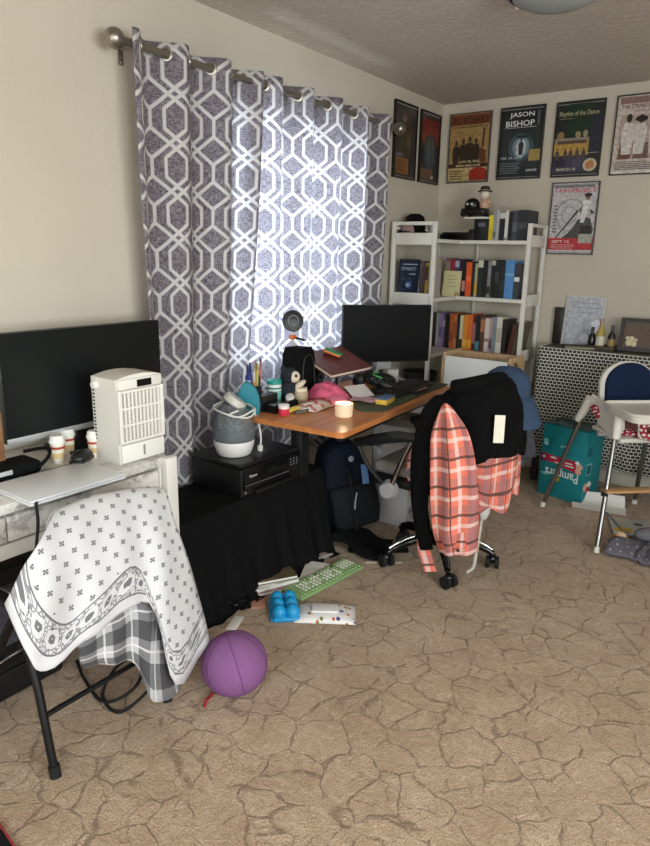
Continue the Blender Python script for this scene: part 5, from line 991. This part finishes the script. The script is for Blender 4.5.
MB().box((-.01, 0, .435), (.48, .47, .05), bev=.02, seg=3).build('seat_frame', BLK, t); MB().box((-.02, 0, .492), (.46, .45, .062), bev=.026, seg=4).build('seat_cushion', m_fabric('grey_mesh_fabric', (112, 106, 104), (140, 134, 131), 250), t, smooth=60)
for s in (-1, 1):
    MB().tube([(.03, .285*s, .68), (-.08, .29*s, .675), (-.20, .285*s, .64), (-.32, .27*s, .60)], [.022, .026, .026, .02], 10).build('armrest', BLK, t, smooth=60)
    MB().tube([(-.02, .285*s, .665), (-.06, .285*s, .58), (-.12, .275*s, .43)], .013, 8).build('arm_strut', CHROME, t, smooth=60); MB().tube([(-.31, .27*s, .60), (-.24, .275*s, .50), (-.14, .272*s, .42)], .010, 8).build('front_strut', BLK, t, smooth=60)
    MB().cyl((-.13, .262*s, .415), (-.13, .30*s, .415), .046, .034, 26).build('pivot_disc', mat((206, 206, 206), .3, .5), t, smooth=30); MB().cyl((-.13, .262*s, .415), (-.13, .22*s, .415), .02).build('pivot_cap', BLK, t)
bk = MB(); bk.box((.20, 0, .69), (.03, .34, .36), rot=(0, R(8), 0), bev=.014, seg=3); bk.build('backrest', BLK, t, smooth=60); MB().tube([(.1, 0, .41), (.21, 0, .42), (.235, 0, .52), (.225, 0, .62)], .022, 8).build('back_bracket', BLK, t)

FLN = m_flannel(); JK = m_fabric('black_fleece', (10, 10, 11), (19, 19, 20), 220, 1, .3)
# plan curve running round the backrest: near left -> near right -> far right
def around(s):
    P = [(.955, 2.545), (1.03, 2.49), (1.12, 2.468), (1.21, 2.475), (1.285, 2.52), (1.33, 2.62), (1.345, 2.75), (1.32, 2.85), (1.27, 2.94), (1.18, 2.965)]
    x = s*(len(P)-1); i = min(int(x), len(P)-2); f = x-i; a = V((*P[i], 0)).lerp(V((*P[i+1], 0)), f); return a
def clothes(s0, s1, zs, n, push=0, top=None, amp=.012, fr=34, ph=0):
    rows = []
    for k, z in enumerate(zs):
        r_ = []
        for j in range(n+1):
            s = s0+(s1-s0)*j/n; p = around(s); c = V((1.17, 2.76, 0)); q = top[k] if top and k < len(top) else 1
            o = (p-c).normalized(); p = c+(p-c)*q+o*(push+amp*math.sin(s*fr+k*.55+ph)*(k/len(zs)))
            zz = z(s) if callable(z) else z; r_.append((p.x, p.y, zz))
        rows.append(r_)
    return rows
t = thing('black_jacket', 'black fleece jacket with a white tag draped over the office chair back', 'jacket', (0, 0, 0))
ridge = lambda s: .915+.03*math.sin(PI*min(1, max(0, (s-.15)/.75)))-.05*max(0, .3-s)-.28*max(0, s-.72)
bot = lambda s: .60-.03*math.sin(s*9)-.10*max(0, s-.85)
J = clothes(.06, 1.0, [lambda s: ridge(s)-.03, ridge, lambda s: ridge(s)-.03, lambda s: .81, lambda s: .72, lambda s: .66, bot], 26, 0, [.2, .42, .68, .86, .96, 1.0, .98], .014, 30)
gridmesh(J, 2).build('body', JK, t, smooth=80, thick=.012)
sl = [[(x+.01*math.sin(k*1.3), y, z) for x, y, z in r_] for k, r_ in enumerate([
 [(1.08, 2.60, .87), (1.03, 2.54, .86), (1.06, 2.48, .865), (1.14, 2.45, .875)], [(1.02, 2.58, .82), (.985, 2.50, .80), (1.03, 2.45, .80), (1.10, 2.45, .81)], [(.99, 2.56, .66), (.965, 2.48, .65), (1.0, 2.43, .65), (1.075, 2.43, .66)],
 [(1.005, 2.55, .48), (.985, 2.47, .47), (1.015, 2.42, .47), (1.085, 2.42, .48)], [(1.03, 2.54, .33), (1.01, 2.47, .32), (1.04, 2.42, .32), (1.095, 2.42, .33)], [(1.055, 2.53, .22), (1.04, 2.47, .20), (1.06, 2.425, .20), (1.11, 2.43, .215)]])]
gridmesh(sl, 5).build('sleeve', JK, t, smooth=80, thick=.012); MB().tube([(1.10, 2.56, .905), (1.17, 2.56, .925), (1.215, 2.64, .935), (1.225, 2.74, .93), (1.20, 2.82, .915), (1.14, 2.84, .89)], .032, 10).build('collar', JK, t, smooth=80)
pc = around(.49); nn = V((pc.x-1.17, pc.y-2.76, 0)).normalized(); tg = MB().box((0, 0, 0), (.003, .042, .115)); tg.build('paper_tag', mat((232, 226, 208), .6), t, loc=pc+nn*.03+V((0, 0, .765)), rot=(0, R(-3), math.atan2(nn.y, nn.x)), smooth=0)
t = thing('flannel_shirt', 'coral plaid flannel shirt hanging off the office chair below the jacket', 'shirt', (0, 0, 0))
S = [[(1.111, 2.43, .845), (1.137, 2.405, .868), (1.151, 2.43, .85)], [(1.085, 2.41, .738), (1.171, 2.385, .756), (1.236, 2.42, .769)], [(1.095, 2.395, .596), (1.204, 2.365, .62), (1.285, 2.405, .643)], [(1.11, 2.385, .447), (1.223, 2.36, .477), (1.31, 2.40, .498)], [(1.13, 2.385, .316), (1.233, 2.355, .347), (1.318, 2.40, .379)], [(1.16, 2.395, .225), (1.244, 2.375, .243), (1.318, 2.41, .265)]]
G = refine(S, 6)
for i, r_ in enumerate(G):
    for j, p in enumerate(r_): r_[j] = p+V((.3, -1, 0))*.012*math.sin(j*1.15+i*.12)*min(1, i/8)
MB().grid(G).build('front_panel', FLN, t, smooth=80, thick=.006)
MB().grid([[(1.165+.04*j, 2.372-.006*(j % 2), .325-.10*i*.8+.012*j) for j in range(4)] for i in range(2)], uvs=[(.04*j+.03, .085*i+.06) for i in range(2) for j in range(4)]).build('cuff', FLN, t, thick=.006); MB().cyl((1.255, 2.366, .275), (1.255, 2.361, .275), .007, n=14).build('button', mat((80, 60, 64), .3), t)
S = clothes(.36, .98, [lambda s: .70, lambda s: .62, lambda s: .52, lambda s: .44-.04*math.sin(s*14), lambda s: .385+.11*max(0, s-.6)+.02*math.sin(s*30)], 22, -.006, [.97, .97, .98, .96, .95], .02, 40, 1); gridmesh(S, 2).build('tail', FLN, t, smooth=80, thick=.006)
S = [[(.945, 2.56, .66), (.915, 2.53, .65)], [(.94, 2.55, .52), (.91, 2.53, .51)], [(.965, 2.54, .38), (.945, 2.525, .37)], [(1.0, 2.52, .26), (.985, 2.51, .26)], [(1.07, 2.49, .18), (1.02, 2.47, .175)], [(1.12, 2.46, .10), (1.07, 2.45, .085)]]; gridmesh(S, 5).build('sleeve', FLN, t, smooth=80, thick=.01)
MB().sph((1.27, 2.58, .40), (.022, .045, .06), 14).build('white_lining', mat((206, 200, 200), .9), t)
tag(MB().tube([(1.255, 2.60, .43), (1.25, 2.60, .3), (1.235, 2.61, .15), (1.225, 2.62, .09), (1.20, 2.615, .06)], .008, 7).build('drawstring', mat((206, 200, 186), .8)), 'off white drawstring dangling from the flannel shirt to the chair caster', 'cord')
t = thing('denim_cap', 'blue denim cap hung on the far corner of the office chair back', 'cap', (1.185, 2.955, .845), R(-35)); DN = m_fabric('denim', (52, 68, 92), (74, 92, 118), 260)
MB().lathe([(.108, -.02), (.107, .03), (.092, .075), (.055, .10), (.0, .108)], n=30, sx=1.05, sy=.9).build('crown', DN, t, smooth=80, thick=.004); rows = []
for k in range(6): q = k/5; rows.append([((.105+.08*q*math.cos(a)*.9)*math.cos(a)+.03*q, (.10+.05*q)*math.sin(a), -.015-.11*q*q-.02*q) for a in [R(-75+150*i/12) for i in range(13)]])
MB().grid(rows).build('brim', DN, t, smooth=80, sub=1, thick=.005); MB().sph((0, 0, .108), .008, 10).build('top_button', DN, t)

# ------------------------------------------------------------------ dark folder at the lower left edge
t = thing('folder', 'dark folder with a red edge at the bottom left corner on the carpet', 'folder', (.775, .497, 0), R(-8)); MB().b2((-.13, -.16, 0), (.13, .16, .012), .004).build('cover', mat((20, 24, 24), .5), t); MB().b2((-.13, .1605, .001), (.13, .167, .011), .002).build('red_edge', mat((150, 52, 54), .6), t)
bpy.context.view_layer.update()
